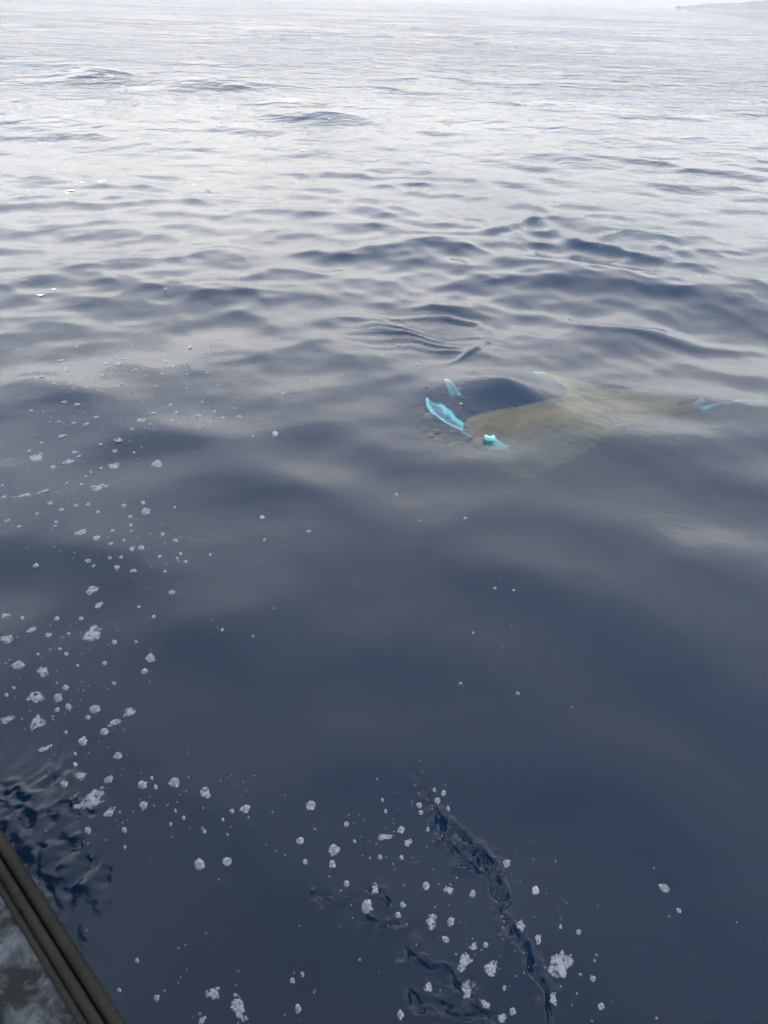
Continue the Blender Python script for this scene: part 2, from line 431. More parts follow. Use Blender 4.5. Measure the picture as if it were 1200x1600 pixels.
    (-0.917, 1.521, 0.032, 0.039, 'b', 'round frothy bubble below the tilted foam clot'),
    (-1.07, 1.525, 0.013, 0.025, 'b', 'upright oval frothy bubble lower right of the slanting oblong foam streak, nearest one'),
    (-1.054, 1.482, 0.015, 0.024, 'b', 'upright oval frothy bubble upper left of the large ragged foam clot, second nearest one'),
    (-1.138, 1.615, 0.014, 0.022, 'b', 'upright oval frothy bubble right of the slanting oblong foam streak'),
    (-1.429, 1.779, 0.018, 0.028, 'b', 'round frothy bubble upper left of the slanting oblong foam streak'),
    (-1.416, 1.813, 0.015, 0.025, 'b', 'upright oval frothy bubble lower left of the foam clot with pointed peak'),
    (-0.674, 2.148, 0.018, 0.023, 'b', 'round frothy bubble right of the large lone grey bubble, nearest one'),
    (-0.537, 2.117, 0.012, 0.02, 'b', 'round frothy bubble right of the large lone grey bubble, second nearest one'),
    (-1.019, 1.438, 0.042, 0.044, 'p', 'small foam flake upper left of the large ragged foam clot'),
    (-1.063, 1.403, 0.027, 0.039, 'b', 'round frothy bubble upper left of the large ragged foam clot, nearest one'),
    (-0.919, 1.425, 0.039, 0.033, 'b', 'oval frothy bubble upper right of the large ragged foam clot'),
    (-0.798, 1.409, 0.033, 0.044, 'b', 'round frothy bubble left of the round bubble in open water, third nearest one'),
    (-0.773, 1.436, 0.013, 0.022, 'b', 'upright oval frothy bubble left of the round bubble in open water, second nearest one'),
    (-0.772, 1.333, 0.03, 0.041, 'b', 'round frothy bubble lower left of the round bubble in open water'),
    (-0.691, 1.42, 0.042, 0.047, 'b', 'round frothy bubble in the open water right of the boat ripples'),
    (-0.577, 1.384, 0.047, 0.049, 'p', 'foam clot leaning right, right of the round frothy bubble'),
    (-0.75, 1.401, 0.016, 0.027, 'b', 'upright oval frothy bubble left of the round bubble in open water, nearest one'),
    (-0.808, 1.246, 0.018, 0.03, 'b', 'upright oval frothy bubble lower right of the large ragged foam clot, nearest one'),
    (-0.433, 1.33, 0.038, 0.034, 'b', 'round frothy bubble right of the foam clot leaning right'),
    (-0.474, 1.319, 0.018, 0.022, 'b', 'round frothy bubble lower right of the foam clot leaning right, second nearest one'),
    (-0.498, 1.289, 0.011, 0.017, 'b', 'upright oval frothy bubble lower right of the foam clot leaning right, nearest one'),
    (-0.542, 1.14, 0.037, 0.044, 'b', 'frothy bubble left of its smaller companion in the lower left foreground'),
    (-0.457, 1.151, 0.033, 0.037, 'b', 'round frothy bubble right of the frothy bubble with companion'),
    (-0.661, 1.316, 0.01, 0.028, 'b', 'upright oval frothy bubble below the round bubble in open water'),
    (-0.627, 1.291, 0.013, 0.021, 'b', 'upright oval frothy bubble lower left of the foam clot leaning right, nearest one'),
    (-0.664, 1.269, 0.012, 0.02, 'b', 'upright oval frothy bubble lower left of the foam clot leaning right, second nearest one'),
    (-0.924, 1.241, 0.023, 0.033, 'b', 'upright oval frothy bubble below the large ragged foam clot'),
    (-0.79, 1.192, 0.011, 0.019, 'b', 'upright oval frothy bubble lower right of the large ragged foam clot, second nearest one'),
    (-1.055, 1.483, 0.015, 0.025, 'b', 'upright oval frothy bubble upper left of the large ragged foam clot, third nearest one'),
    (-0.55, 1.247, 0.015, 0.018, 'b', 'round frothy bubble above the frothy bubble with companion'),
    (-0.577, 0.779, 0.016, 0.023, 'b', 'upright oval frothy bubble left of the curved foam hook, nearest one'),
    (-0.656, 0.87, 0.012, 0.019, 'b', 'upright oval frothy bubble upper left of the curved foam hook'),
    (-0.683, 0.796, 0.01, 0.021, 'b', 'upright oval frothy bubble left of the curved foam hook, second nearest one'),
    (-0.443, 0.732, 0.028, 0.02, 'p', 'small foam flake left of the curved foam hook'),
    (-0.217, 1.352, 0.039, 0.041, 'b', 'frothy bubble high at the left of the foreground group'),
    (-0.094, 1.289, 0.019, 0.025, 'b', 'round frothy bubble upper right of the frothy double bubble, second nearest one'),
    (-0.239, 1.226, 0.032, 0.029, 'b', 'round frothy bubble left of the frothy double bubble'),
    (-0.13, 1.2, 0.037, 0.046, 'b', 'frothy bubble with a smaller one hanging below it'),
    (-0.131, 1.154, 0.024, 0.032, 'b', 'upright oval frothy bubble below the frothy double bubble'),
    (-0.215, 1.157, 0.018, 0.022, 'b', 'round frothy bubble lower left of the frothy double bubble'),
    (0.033, 1.251, 0.061, 0.03, 'p', 'flat foam clot above the middle of the foreground group'),
    (0.085, 1.278, 0.029, 0.028, 'b', 'round frothy bubble upper right of the flat foam clot, nearest one'),
    (0.107, 1.235, 0.028, 0.035, 'p', 'small foam flake right of the flat foam clot'),
    (0.173, 1.283, 0.013, 0.024, 'b', 'upright oval frothy bubble right of the flat foam clot'),
    (0.022, 1.38, 0.014, 0.017, 'b', 'round frothy bubble above the flat foam clot, second nearest one'),
    (0.034, 1.339, 0.012, 0.021, 'b', 'upright oval frothy bubble above the flat foam clot, nearest one'),
    (0.147, 1.366, 0.022, 0.028, 'b', 'round frothy bubble upper right of the flat foam clot, third nearest one'),
    (0.151, 1.34, 0.02, 0.023, 'b', 'round frothy bubble upper right of the flat foam clot, second nearest one'),
    (0.209, 1.387, 0.024, 0.028, 'b', 'round frothy bubble upper right of the flat foam clot, fourth nearest one'),
    (0.199, 1.422, 0.014, 0.022, 'b', 'upright oval frothy bubble upper right of the flat foam clot, fifth nearest one'),
    (0.231, 1.414, 0.02, 0.029, 'b', 'upright oval frothy bubble upper right of the flat foam clot, seventh nearest one'),
    (0.243, 1.358, 0.014, 0.026, 'b', 'upright oval frothy bubble upper right of the flat foam clot, sixth nearest one'),
    (-0.019, 1.028, 0.037, 0.051, 'b', 'bright frothy bubble left of the dark ripples in the foreground'),
    (0.16, 1.097, 0.025, 0.03, 'b', 'round frothy bubble above the tall frothy middle clot'),
    (0.23, 1.084, 0.034, 0.034, 'p', 'small foam flake upper right of the tall frothy middle clot'),
    (0.301, 1.075, 0.02, 0.03, 'b', 'upright oval frothy bubble upper right of the tall frothy middle clot, nearest one'),
    (-0.082, 1.093, 0.02, 0.023, 'b', 'round frothy bubble upper left of the bright frothy foreground bubble'),
    (0.005, 1.08, 0.03, 0.035, 'p', 'small foam flake upper right of the bright frothy foreground bubble'),
    (0.088, 1.036, 0.018, 0.024, 'b', 'upright oval frothy bubble upper left of the tall frothy middle clot'),
    (0.074, 1.006, 0.019, 0.022, 'b', 'round frothy bubble right of the bright frothy foreground bubble'),
    (0.173, 0.991, 0.038, 0.053, 'p', 'tall frothy clot in the middle of the foreground group'),
    (0.211, 0.941, 0.025, 0.022, 'b', 'round frothy bubble lower right of the tall frothy middle clot'),
    (0.229, 0.991, 0.024, 0.033, 'b', 'upright oval frothy bubble right of the tall frothy middle clot'),
    (0.417, 1.175, 0.028, 0.032, 'b', 'round frothy bubble upper right of the tall frothy middle clot, second nearest one'),
    (0.495, 1.09, 0.027, 0.03, 'b', 'round frothy bubble above the largest feathery foam clot, second nearest one'),
    (0.6, 0.973, 0.016, 0.021, 'b', 'upright oval frothy bubble upper right of the largest feathery foam clot'),
    (0.614, 0.85, 0.018, 0.021, 'b', 'upright oval frothy bubble lower right of the largest feathery foam clot, nearest one'),
    (0.621, 0.783, 0.018, 0.024, 'b', 'upright oval frothy bubble lower right of the largest feathery foam clot, second nearest one'),
    (0.479, 0.951, 0.029, 0.032, 'p', 'small foam flake upper left of the largest feathery foam clot'),
    (0.432, 0.983, 0.026, 0.041, 'p', 'small foam flake upper right of the tall feathery foam clot'),
    (0.29, 0.924, 0.025, 0.028, 'p', 'small foam flake upper left of the tall feathery foam clot'),
    (0.324, 0.928, 0.017, 0.019, 'b', 'round frothy bubble above the tall feathery foam clot'),
    (0.157, 0.82, 0.024, 0.047, 'p', 'small foam flake left of the tall feathery foam clot'),
    (0.365, 0.82, 0.011, 0.019, 'b', 'upright oval frothy bubble lower right of the tall feathery foam clot, nearest one'),
    (0.309, 0.781, 0.032, 0.024, 'p', 'small foam flake below the tall feathery foam clot, nearest one'),
    (0.351, 0.75, 0.028, 0.027, 'p', 'small foam flake below the tall feathery foam clot, second nearest one'),
    (-0.216, 0.83, 0.016, 0.019, 'b', 'upright oval frothy bubble upper right of the curved foam hook, nearest one'),
    (-0.19, 0.846, 0.011, 0.018, 'b', 'upright oval frothy bubble upper right of the curved foam hook, second nearest one'),
    (-0.193, 0.763, 0.02, 0.027, 'b', 'upright oval frothy bubble right of the curved foam hook'),
    (0.081, 0.754, 0.02, 0.026, 'b', 'upright oval frothy bubble lower left of the tall feathery foam clot'),
    (0.494, 0.797, 0.027, 0.036, 'p', 'small foam flake below the largest feathery foam clot'),
    (0.381, 0.766, 0.019, 0.023, 'b', 'upright oval frothy bubble lower right of the tall feathery foam clot, second nearest one'),
    (0.55, 0.986, 0.01, 0.022, 'b', 'upright oval frothy bubble above the largest feathery foam clot, nearest one'),
    (0.086, 1.184, 0.015, 0.019, 'b', 'upright oval frothy bubble lower right of the flat foam clot'),
    (-0.065, 1.232, 0.013, 0.016, 'b', 'round frothy bubble upper right of the frothy double bubble, nearest one'),
    (0.018, 1.182, 0.02, 0.019, 'b', 'round frothy bubble below the flat foam clot'),
    (0.894, 1.11, 0.036, 0.033, 'b', 'lone oval bubble in the empty water at the lower right'),
    (0.494, 1.093, 0.024, 0.031, 'b', 'upright oval frothy bubble above the largest feathery foam clot, third nearest one'),
    (0.916, 1.043, 0.017, 0.018, 'b', 'round frothy bubble lower right of the lone oval bubble at lower right'),
    (-0.686, 3.837, 0.043, 0.088, 'b', 'round frothy bubble above the lone grey bubble, nearest one'),
    (0.212, 4.921, 0.043, 0.057, 'b', 'oval frothy bubble upper left of the manta ray mouth, nearest one'),
    (0.18, 5.33, 0.035, 0.077, 'b', 'round frothy bubble upper left of the manta ray mouth, second nearest one'),
    (0.079, 5.297, 0.035, 0.051, 'b', 'oval frothy bubble upper left of the manta ray mouth, third nearest one'),
    (0.494, 4.464, 0.031, 0.049, 'b', 'oval frothy bubble upper right of the manta ray mouth, second nearest one'),
    (0.485, 4.395, 0.026, 0.048, 'b', 'round frothy bubble upper right of the manta ray mouth, nearest one'),
    (0.494, 4.283, 0.03, 0.046, 'b', 'oval frothy bubble right of the manta ray mouth'),
    (-0.571, 4.63, 0.023, 0.042, 'b', 'oval frothy bubble upper right of the lone grey bubble'),
    (-1.527, 5.159, 0.044, 0.088, 'b', 'oval frothy bubble upper right of the clear ringed bubble, 14th nearest one'),
    (0.067, 3.24, 0.025, 0.031, 'b', 'oval frothy bubble lower left of the manta ray mouth'),
    (0.427, 3.013, 0.024, 0.023, 'b', 'oval frothy bubble below the manta ray mouth, nearest one'),
    (-0.639, 2.997, 0.03, 0.04, 'b', 'oval frothy bubble below the lone grey bubble, nearest one'),
    (-0.381, 2.871, 0.026, 0.027, 'b', 'oval frothy bubble below the lone grey bubble, third nearest one'),
    (0.522, 2.468, 0.021, 0.022, 'b', 'oval frothy bubble below the manta ray mouth, second nearest one'),
    (0.606, 2.454, 0.018, 0.018, 'b', 'oval frothy bubble below the manta ray mouth, third nearest one'),
    (0.545, 1.856, 0.02, 0.019, 'b', 'oval frothy bubble upper right of the flat foam clot, ninth nearest one'),
    (0.325, 1.903, 0.015, 0.016, 'b', 'round frothy bubble upper right of the flat foam clot, eighth nearest one'),
    (0.397, 2.184, 0.011, 0.023, 'b', 'upright oval frothy bubble upper right of the flat foam clot, tenth nearest one'),
    (-4.314, 10.167, 0.14, 0.317, 'p', 'leftmost of two flat foam flakes on the far silvery water'),
    (-4.113, 10.765, 0.157, 0.39, 'p', 'rightmost of two flat foam flakes on the far silvery water'),
    (-4.299, 10.015, 0.082, 0.155, 'p', 'long foam flake left of the far foam flake pair, second nearest one'),
    (-2.543, 10.471, 0.095, 0.24, 'b', 'oval frothy bubble right of the far foam flake pair'),
    (-4.305, 10.571, 0.086, 0.127, 'p', 'long foam flake left of the far foam flake pair, nearest one'),
    (-5.144, 11.688, 0.074, 0.204, 'p', 'small foam flake left of the far foam flake pair, third nearest one'),
    (-4.891, 10.172, 0.058, 0.121, 'p', 'long foam flake left of the far foam flake pair, fourth nearest one'),
    (-6.872, 16.873, 0.256, 0.588, 'p', 'long foam flake upper left of the far foam flake pair'),
    (-1.412, 17.381, 0.111, 0.486, 'p', 'small foam flake below the small dark crest far out'),
    (-0.624, 13.539, 0.089, 0.308, 'p', 'small foam flake lower right of the small dark crest far out'),
    (-1.602, 13.894, 0.135, 0.195, 'p', 'long foam flake lower left of the small dark crest far out'),
    (-2.017, 6.32, 0.057, 0.087, 'b', 'oval frothy bubble lower right of the far foam flake pair'),
    (-3.015, 6.289, 0.067, 0.054, 'p', 'long foam flake lower left of the far foam flake pair, nearest one'),
    (-3.072, 6.132, 0.077, 0.087, 'p', 'long foam flake lower left of the far foam flake pair, second nearest one'),
    (-3.341, 6.419, 0.068, 0.094, 'b', 'oval frothy bubble lower left of the far foam flake pair'),
    (-2.844, 10.933, 0.081, 0.13, 'p', 'long foam flake right of the far foam flake pair, nearest one'),
    (-2.865, 11.428, 0.102, 0.14, 'p', 'long foam flake right of the far foam flake pair, second nearest one'),
]
CREASE_LONG = [(0.116, 1.536), (0.184, 1.400), (0.239, 1.297), (0.310, 1.255), (0.363, 1.173), (0.392, 1.075), (0.402, 1.002), (0.444, 0.941), (0.459, 0.883), (0.481, 0.828), (0.484, 0.745), (0.484, 0.688)]
CREASE_BRANCH = [(0.308, 1.234), (0.376, 1.194), (0.392, 1.123)]
CREASE_INNER = [(0.208, 1.360), (0.230, 1.275), (0.279, 1.208), (0.335, 1.148)]
CREASE_LOOP = [(-0.021, 1.098), (0.032, 1.075), (0.058, 1.047)]
CREASE_LOOP_TWO = [(-0.023, 1.008), (0.011, 0.986), (0.056, 0.982), (0.067, 1.003)]
CREASE_FOOT = [(0.086, 0.923), (0.108, 0.891), (0.197, 0.868), (0.239, 0.822), (0.287, 0.770), (0.361, 0.742)]
CREASE_FOOT_TWO = [(0.075, 0.841), (0.124, 0.781), (0.210, 0.775), (0.311, 0.755)]
CREASE_SMALL = [(-0.188, 1.065), (-0.151, 1.055), (-0.122, 1.065)]
CREASE_HULL = [(-1.294, 1.427), (-1.226, 1.373), (-1.179, 1.363), (-1.123, 1.343)]
CREASE_HULL_TWO = [(-1.102, 1.280), (-1.055, 1.322), (-1.002, 1.340), (-0.961, 1.325), (-0.923, 1.296)]
CREASE_HULL_THREE = [(-1.104, 1.236), (-1.038, 1.174), (-1.025, 1.094), (-0.964, 1.038), (-0.924, 0.984)]
BOIL_LIP = [(-0.588, 5.842), (-0.156, 5.905), (0.228, 5.935), (0.503, 5.956), (0.746, 5.899), (0.820, 5.715), (0.785, 5.465), (0.689, 5.264), (0.524, 5.046), (0.350, 4.919)]
WAKE = [(4.159, 7.614), (3.619, 7.609), (3.234, 7.662), (2.931, 8.004), (2.730, 8.437), (2.432, 8.902), (2.034, 9.700), (1.612, 10.959), (0.866, 12.345), (0.048, 14.161), (-1.358, 17.590), (-2.906, 20.797)]
LIP_TWO = [(-0.317, 8.669), (-0.015, 8.478), (0.493, 8.316), (1.082, 8.429), (1.681, 8.998), (1.809, 8.837), (2.088, 7.995), (2.509, 7.730), (2.982, 7.507)]
LIP_THREE = [(0.179, 6.399), (0.652, 6.490), (0.974, 6.213), (1.394, 6.009), (1.896, 5.795), (2.334, 5.645), (2.717, 5.537), (3.194, 5.440)]
RAMP = [(-14.829, 31.206), (-12.471, 28.962), (-8.687, 23.286), (-6.658, 21.329)]
HUMPS = [(0.833, 4.525), (0.178, 9.489), (-9.342, 25.712), (-1.608, 18.055), (-5.608, 24.152), (1.814, 9.349), (3.342, 8.632), (2.847, 6.986), (-0.826, 18.215)]
RIPPLE_SPOTS = [(-1.058, 1.173), (-0.907, 1.040), (-1.193, 1.346), (-1.111, 1.302), (0.166, 5.420), (3.583, 9.386), (4.294, 9.158), (2.737, 11.538), (-2.921, 6.583), (-2.322, 4.252)]
CRACK_SPOTS = [(0.033, 1.028), (0.126, 0.891), (-0.124, 1.080), (0.211, 0.798)]

# ---------------------------------------------------------------- sea surface
rng = np.random.default_rng(11)


def make_spectrum():
    comps = []
    # (wavelength range, count, slope of each, main travel direction, spread)
    for lo, hi, n, sl, a0, sp in (
            (9.0, 16.0, 4, .008, -100, 22),
            (4.0, 9.0, 7, .010, -96, 26),
            (1.8, 4.0, 14, .013, -98, 40),
            (.8, 1.8, 22, .017, -100, 50),
            (.38, .8, 26, .018, -97, 60),
            (.16, .38, 26, .012, -95, 70)):
        for i in range(n):
            lam = lo * (hi / lo) ** rng.random()
            ang = math.radians(a0 + sp * rng.normal() * .7)
            comps.append((lam, ang, sl * (.7 + .6 * rng.random()), rng.random() * 2 * math.pi))
    return comps


SPEC = make_spectrum()
CHOP = [(.022 * (.11 / .022) ** rng.random(), rng.random() * 2 * math.pi, .085, rng.random() * 6.283) for _ in range(22)]


def poly_dist(X, Y, pts, closed=False):
    """distance to a polyline, signed side and position along it (0..1)"""
    best = np.full(X.shape, 1e9); side = np.zeros_like(best); along = np.zeros_like(best)
    n = len(pts) - 1
    for i in range(n):
        ax, ay = pts[i]; bx, by = pts[i + 1]
        dx, dy = bx - ax, by - ay
        l2 = dx * dx + dy * dy + 1e-9
        t = np.clip(((X - ax) * dx + (Y - ay) * dy) / l2, 0, 1)
        ex, ey = X - ax - t * dx, Y - ay - t * dy
        d = np.hypot(ex, ey)
        m_ = d < best
        best = np.where(m_, d, best)
        side = np.where(m_, np.sign(dx * ey - dy * ex), side)
        along = np.where(m_, (i + t) / n, along)
    return best, side, along


def wob(X, Y, s, seed):
    """cheap smooth wobble field in -1..1"""
    r = np.random.default_rng(seed)
    o = np.zeros_like(X)
    for _ in range(5):
        a = r.random() * 6.283; k = 6.283 / s * (.6 + r.random())
        o += np.sin(k * (X * math.cos(a) + Y * math.sin(a)) + r.random() * 6.283)
    return o / 3.0


def ends(a, f=.12):
    return np.clip(a / f, 0, 1) * np.clip((1 - a) / f, 0, 1)


def sea(X, Y, dr, want_xy=False):
    X = np.asarray(X, float); Y = np.asarray(Y, float); dr = np.asarray(dr, float)
    R = np.hypot(X, Y)
    Z = np.zeros_like(X)
    calm = 1 - .55 * np.exp(-(((X - .1) / 3.0) ** 2 + ((Y - 1.6) / 2.6) ** 2) ** 1.5)
    DX = np.zeros_like(X); DY = np.zeros_like(X)
    turb = np.zeros_like(X)
    nf = R < 60
    dw, sw, aw = poly_dist(X[nf], Y[nf], WAKE)
    turb[nf] = np.where(sw > 0, np.exp(-(dw / (.9 + 1.2 * aw)) ** 2), np.exp(-(dw / .18) ** 2)) * ends(aw, .1)
    dl = (X + 2.6) ** 2 / 2.2 + (Y - 6.4) ** 2 / .5
    turb += .6 * np.exp(-dl)
    calm_s = .35 + .65 * np.clip((R - 3.5) / 3.5, 0, 1)
    mod = 1 + .35 * wob(X, Y, 7.0, 5)
    for lam, ang, sl, ph in SPEC:
        w = np.clip((lam / dr - 2.2) / 3.0, 0, 1)
        if lam < .8:
            w = w * (np.clip(mod, .2, 2) * (calm_s if lam < .5 else 1) + turb * (.9 if lam < .5 else .1))
        k = 6.28318 / lam
        arg = k * (X * math.cos(ang) + Y * math.sin(ang)) + ph
        Z += w * (sl / k) * np.sin(arg)
        if want_xy and lam < 5:
            q_ = w * (1.7 * sl / k) * np.cos(arg) * calm
            DX += q_ * math.cos(ang); DY += q_ * math.sin(ang)
    Z *= calm
    near = R < 16
    rip = np.zeros_like(Z)
    x, y = X[near], Y[near]
    z = np.zeros_like(x); q = np.zeros_like(x)
    # small scale chop in the stirred up spots
    mask = np.zeros_like(x)
    for (sx, sy), (rad, amp) in zip(RIPPLE_SPOTS, ((.16, 1.2), (.13, 1.2), (.16, 1.1), (.15, 1.1), (.42, .10), (1.2, .35), (1.3, .35), (1.6, .25), (1.3, .3), (.55, .12))):
        mask += amp * np.exp(-((x - sx) ** 2 + (y - sy) ** 2) / rad ** 2)
    for sx, sy in CRACK_SPOTS:
        mask += .4 * np.exp(-((x - sx) ** 2 + (y - sy) ** 2) / .10 ** 2)
    mask += .55 * np.exp(-((x - .40) ** 2 + (y - 4.1) ** 2) / .26 ** 2)
    mask += .15 * np.exp(-((x - 1.2) ** 2 + (y - 4.3) ** 2) / .9 ** 2)
    drn = dr[near]
    if len(x):
        c = np.zeros_like(x)
        for lam, ang, sl, ph in CHOP:
            k = 6.28318 / lam
            w = np.clip((lam / drn - 2.2) / 3.0, 0, 1)
            c += w * sl / k * np.sin(k * (x * math.cos(ang) + y * math.sin(ang)) + ph)
        z += c * mask * (.6 + .6 * wob(x, y, .22, 8))
        # broken creases: narrow sharp grooves with a raised lip
        for j, (pl, wd, dp) in enumerate(((CREASE_LONG, .010, .0105), (CREASE_BRANCH, .010, .011), (CREASE_INNER, .010, .011), (CREASE_LOOP, .007, .008),
                           (CREASE_LOOP_TWO, .007, .008), (CREASE_FOOT, .008, .0085), (CREASE_FOOT_TWO, .007, .007), (CREASE_SMALL, .008, .009),
                           (CREASE_HULL, .009, .009), (CREASE_HULL_TWO, .008, .008), (CREASE_HULL_THREE, .007, .006))):
            xx = x + .012 * wob(x, y, .09, 20 + j) + .006 * wob(x, y, .03, 21 + j); yy = y + .012 * wob(x, y, .08, 40 + j) + .006 * wob(x, y, .03, 41 + j)
            d, sd_, al = poly_dist(xx, yy, pl)
            br = np.clip(.8 + .6 * wob(x, y, .06, 60 + j), 0, 1.2)
            e = ends(al, .15) * br
            z += -dp * np.exp(-(d / wd) ** 2) * e + dp * .5 * np.exp(-((d - wd * 2.2) / (wd * 1.3)) ** 2) * e
        # upwelling lip with fine ripples inside
        d, s_, al = poly_dist(x, y, BOIL_LIP)
        z += .013 * np.exp(-(d / .03) ** 2) * ends(al, .2) - .008 * np.exp(-((d - .10) / .07) ** 2) * (s_ < 0) * ends(al, .2)
        bx, by = np.mean([p[0] for p in BOIL_LIP]) - .12, np.mean([p[1] for p in BOIL_LIP])
        inside = np.exp(-(((x - bx) / .55) ** 2 + ((y - by) / .42) ** 2) ** 2)
        q += inside * 1.3
        z += inside * .0045 * np.sin(48 * (y - by) + 9 * (x - bx) + 2.5 * wob(x, y, .5, 3))
        # rounded humps
        for (hx, hy), (wx, wy, hh) in zip(HUMPS, ((.33, .24, .115), (.75, .40, .10), (0, 0, 0), (0, 0, 0), (0, 0, 0), (.5, .25, .035), (.6, .25, .03), (1.1, .35, .045), (0, 0, 0))):
            if hh:
                z += hh * np.exp(-(((x - hx) / wx) ** 2 + ((y - hy) / wy) ** 2) ** .8)
        for pl, hh, wd in ((LIP_TWO, .035, .12), (LIP_THREE, .018, .09)):
            d, s_, al = poly_dist(x, y + .05 * wob(x, y, .8, 91), pl)
            z += hh * np.exp(-(d / wd) ** 2) * ends(al, .2)
        q += np.clip(mask, 0, 1.2) * .6 + .45 * np.exp(-((x - .42) ** 2 + (y - 4.05) ** 2) / .3 ** 2) + .38 * np.exp(-((x - 1.3) ** 2 + (y - 4.3) ** 2) / .9 ** 2)
    Z[near] += z
    rip[near] += q
    far = R < 90
    x, y = X[far], Y[far]
    d, s_, al = poly_dist(x, y, WAKE)
    g = ends(al, .12)
    wd = .10 + .16 * al
    Z[far] += (.030 + .025 * al) * np.where(s_ > 0, np.exp(-(d / (wd * 4)) ** 2), np.exp(-(d / wd) ** 2)) * g * np.clip(1.3 - al, 0, 1)
    rip[far] += np.exp(-(d / (.7 + .9 * al)) ** 2) * np.where(s_ < 0, .3, .9) * g
    for (hx, hy), (wx, wy, hh) in zip(HUMPS[2:5], ((1.6, .9, .26), (1.0, .6, .14), (2.0, .9, .2))):
        Z[far] += hh * np.exp(-((x - hx) / wx) ** 2 - ((y - hy) / wy) ** 2)
    hx, hy = HUMPS[8]
    Z[far] += .10 * np.exp(-((x - hx) / .9) ** 2 - ((y - hy) / .5) ** 2)
    patch = np.clip(.12 + .45 * wob(X, Y, 9.0, 71) * wob(X, Y, 3.0, 72), 0, .6) * np.clip((R - 4) / 10, 0, 1)
    rip += patch
    return (Z, rip, DX, DY) if want_xy else (Z, rip)


def build_sea():
    th = np.radians(np.concatenate([np.linspace(86, 2.2, 1080), np.linspace(2.2, .25, 121)[1:]]))
    r = CAM_H / np.tan(th)
    r = np.concatenate([r, np.geomspace(r[-1] * 1.05, 12000, 36)])
    a = np.radians(np.concatenate([np.linspace(-180, -60, 50)[:-1], np.linspace(-60, -38, 90)[:-1], np.linspace(-38, 38, 820), np.linspace(38, 60, 90)[1:], np.linspace(60, 180, 50)[1:-1]]))
    A, Rr = np.meshgrid(a, r)
    X = Rr * np.sin(A); Y = Rr * np.cos(A)
    dr = np.gradient(r)
    da = np.gradient(a)
    D = np.maximum(dr[:, None], Rr * np.abs(da)[None, :] * 1.0)
    Z, rip, DX, DY = sea(X.ravel(), Y.ravel(), D.ravel(), True)
    nr, na = len(r), len(a)
    V = np.stack([X.ravel() + DX, Y.ravel() + DY, Z], 1)
    V = np.vstack([V, [[0, 0, 0]]])
    i = np.arange(nr - 1)[:, None]; j = np.arange(na)[None, :]
    j2 = (j + 1) % na
    Q = np.stack([i * na + j, (i) * na + j2, (i + 1) * na + j2, (i + 1) * na + j], -1).reshape(-1, 4)
    Q = Q
    me = fastmesh('sea', V, Q)
    # close the small hole under the camera
    at_ = me.attributes.new('ripple', 'FLOAT', 'POINT')
    at_.data.foreach_set('value', np.append(rip, 0).astype(np.float32))
    far_ = np.clip((np.hypot(V[:, 0], V[:, 1]) - 8) / 28, 0, 1)
    fa = me.attributes.new('open_water', 'FLOAT', 'POINT')
    fa.data.foreach_set('value', far_.astype(np.float32))
    fw = np.clip((np.hypot(V[:, 0], V[:, 1]) - 22) / 60, 0, 1)
    fb = me.attributes.new('far_water', 'FLOAT', 'POINT')
    fb.data.foreach_set('value', fw.astype(np.float32))
    return me


SCAT = .62


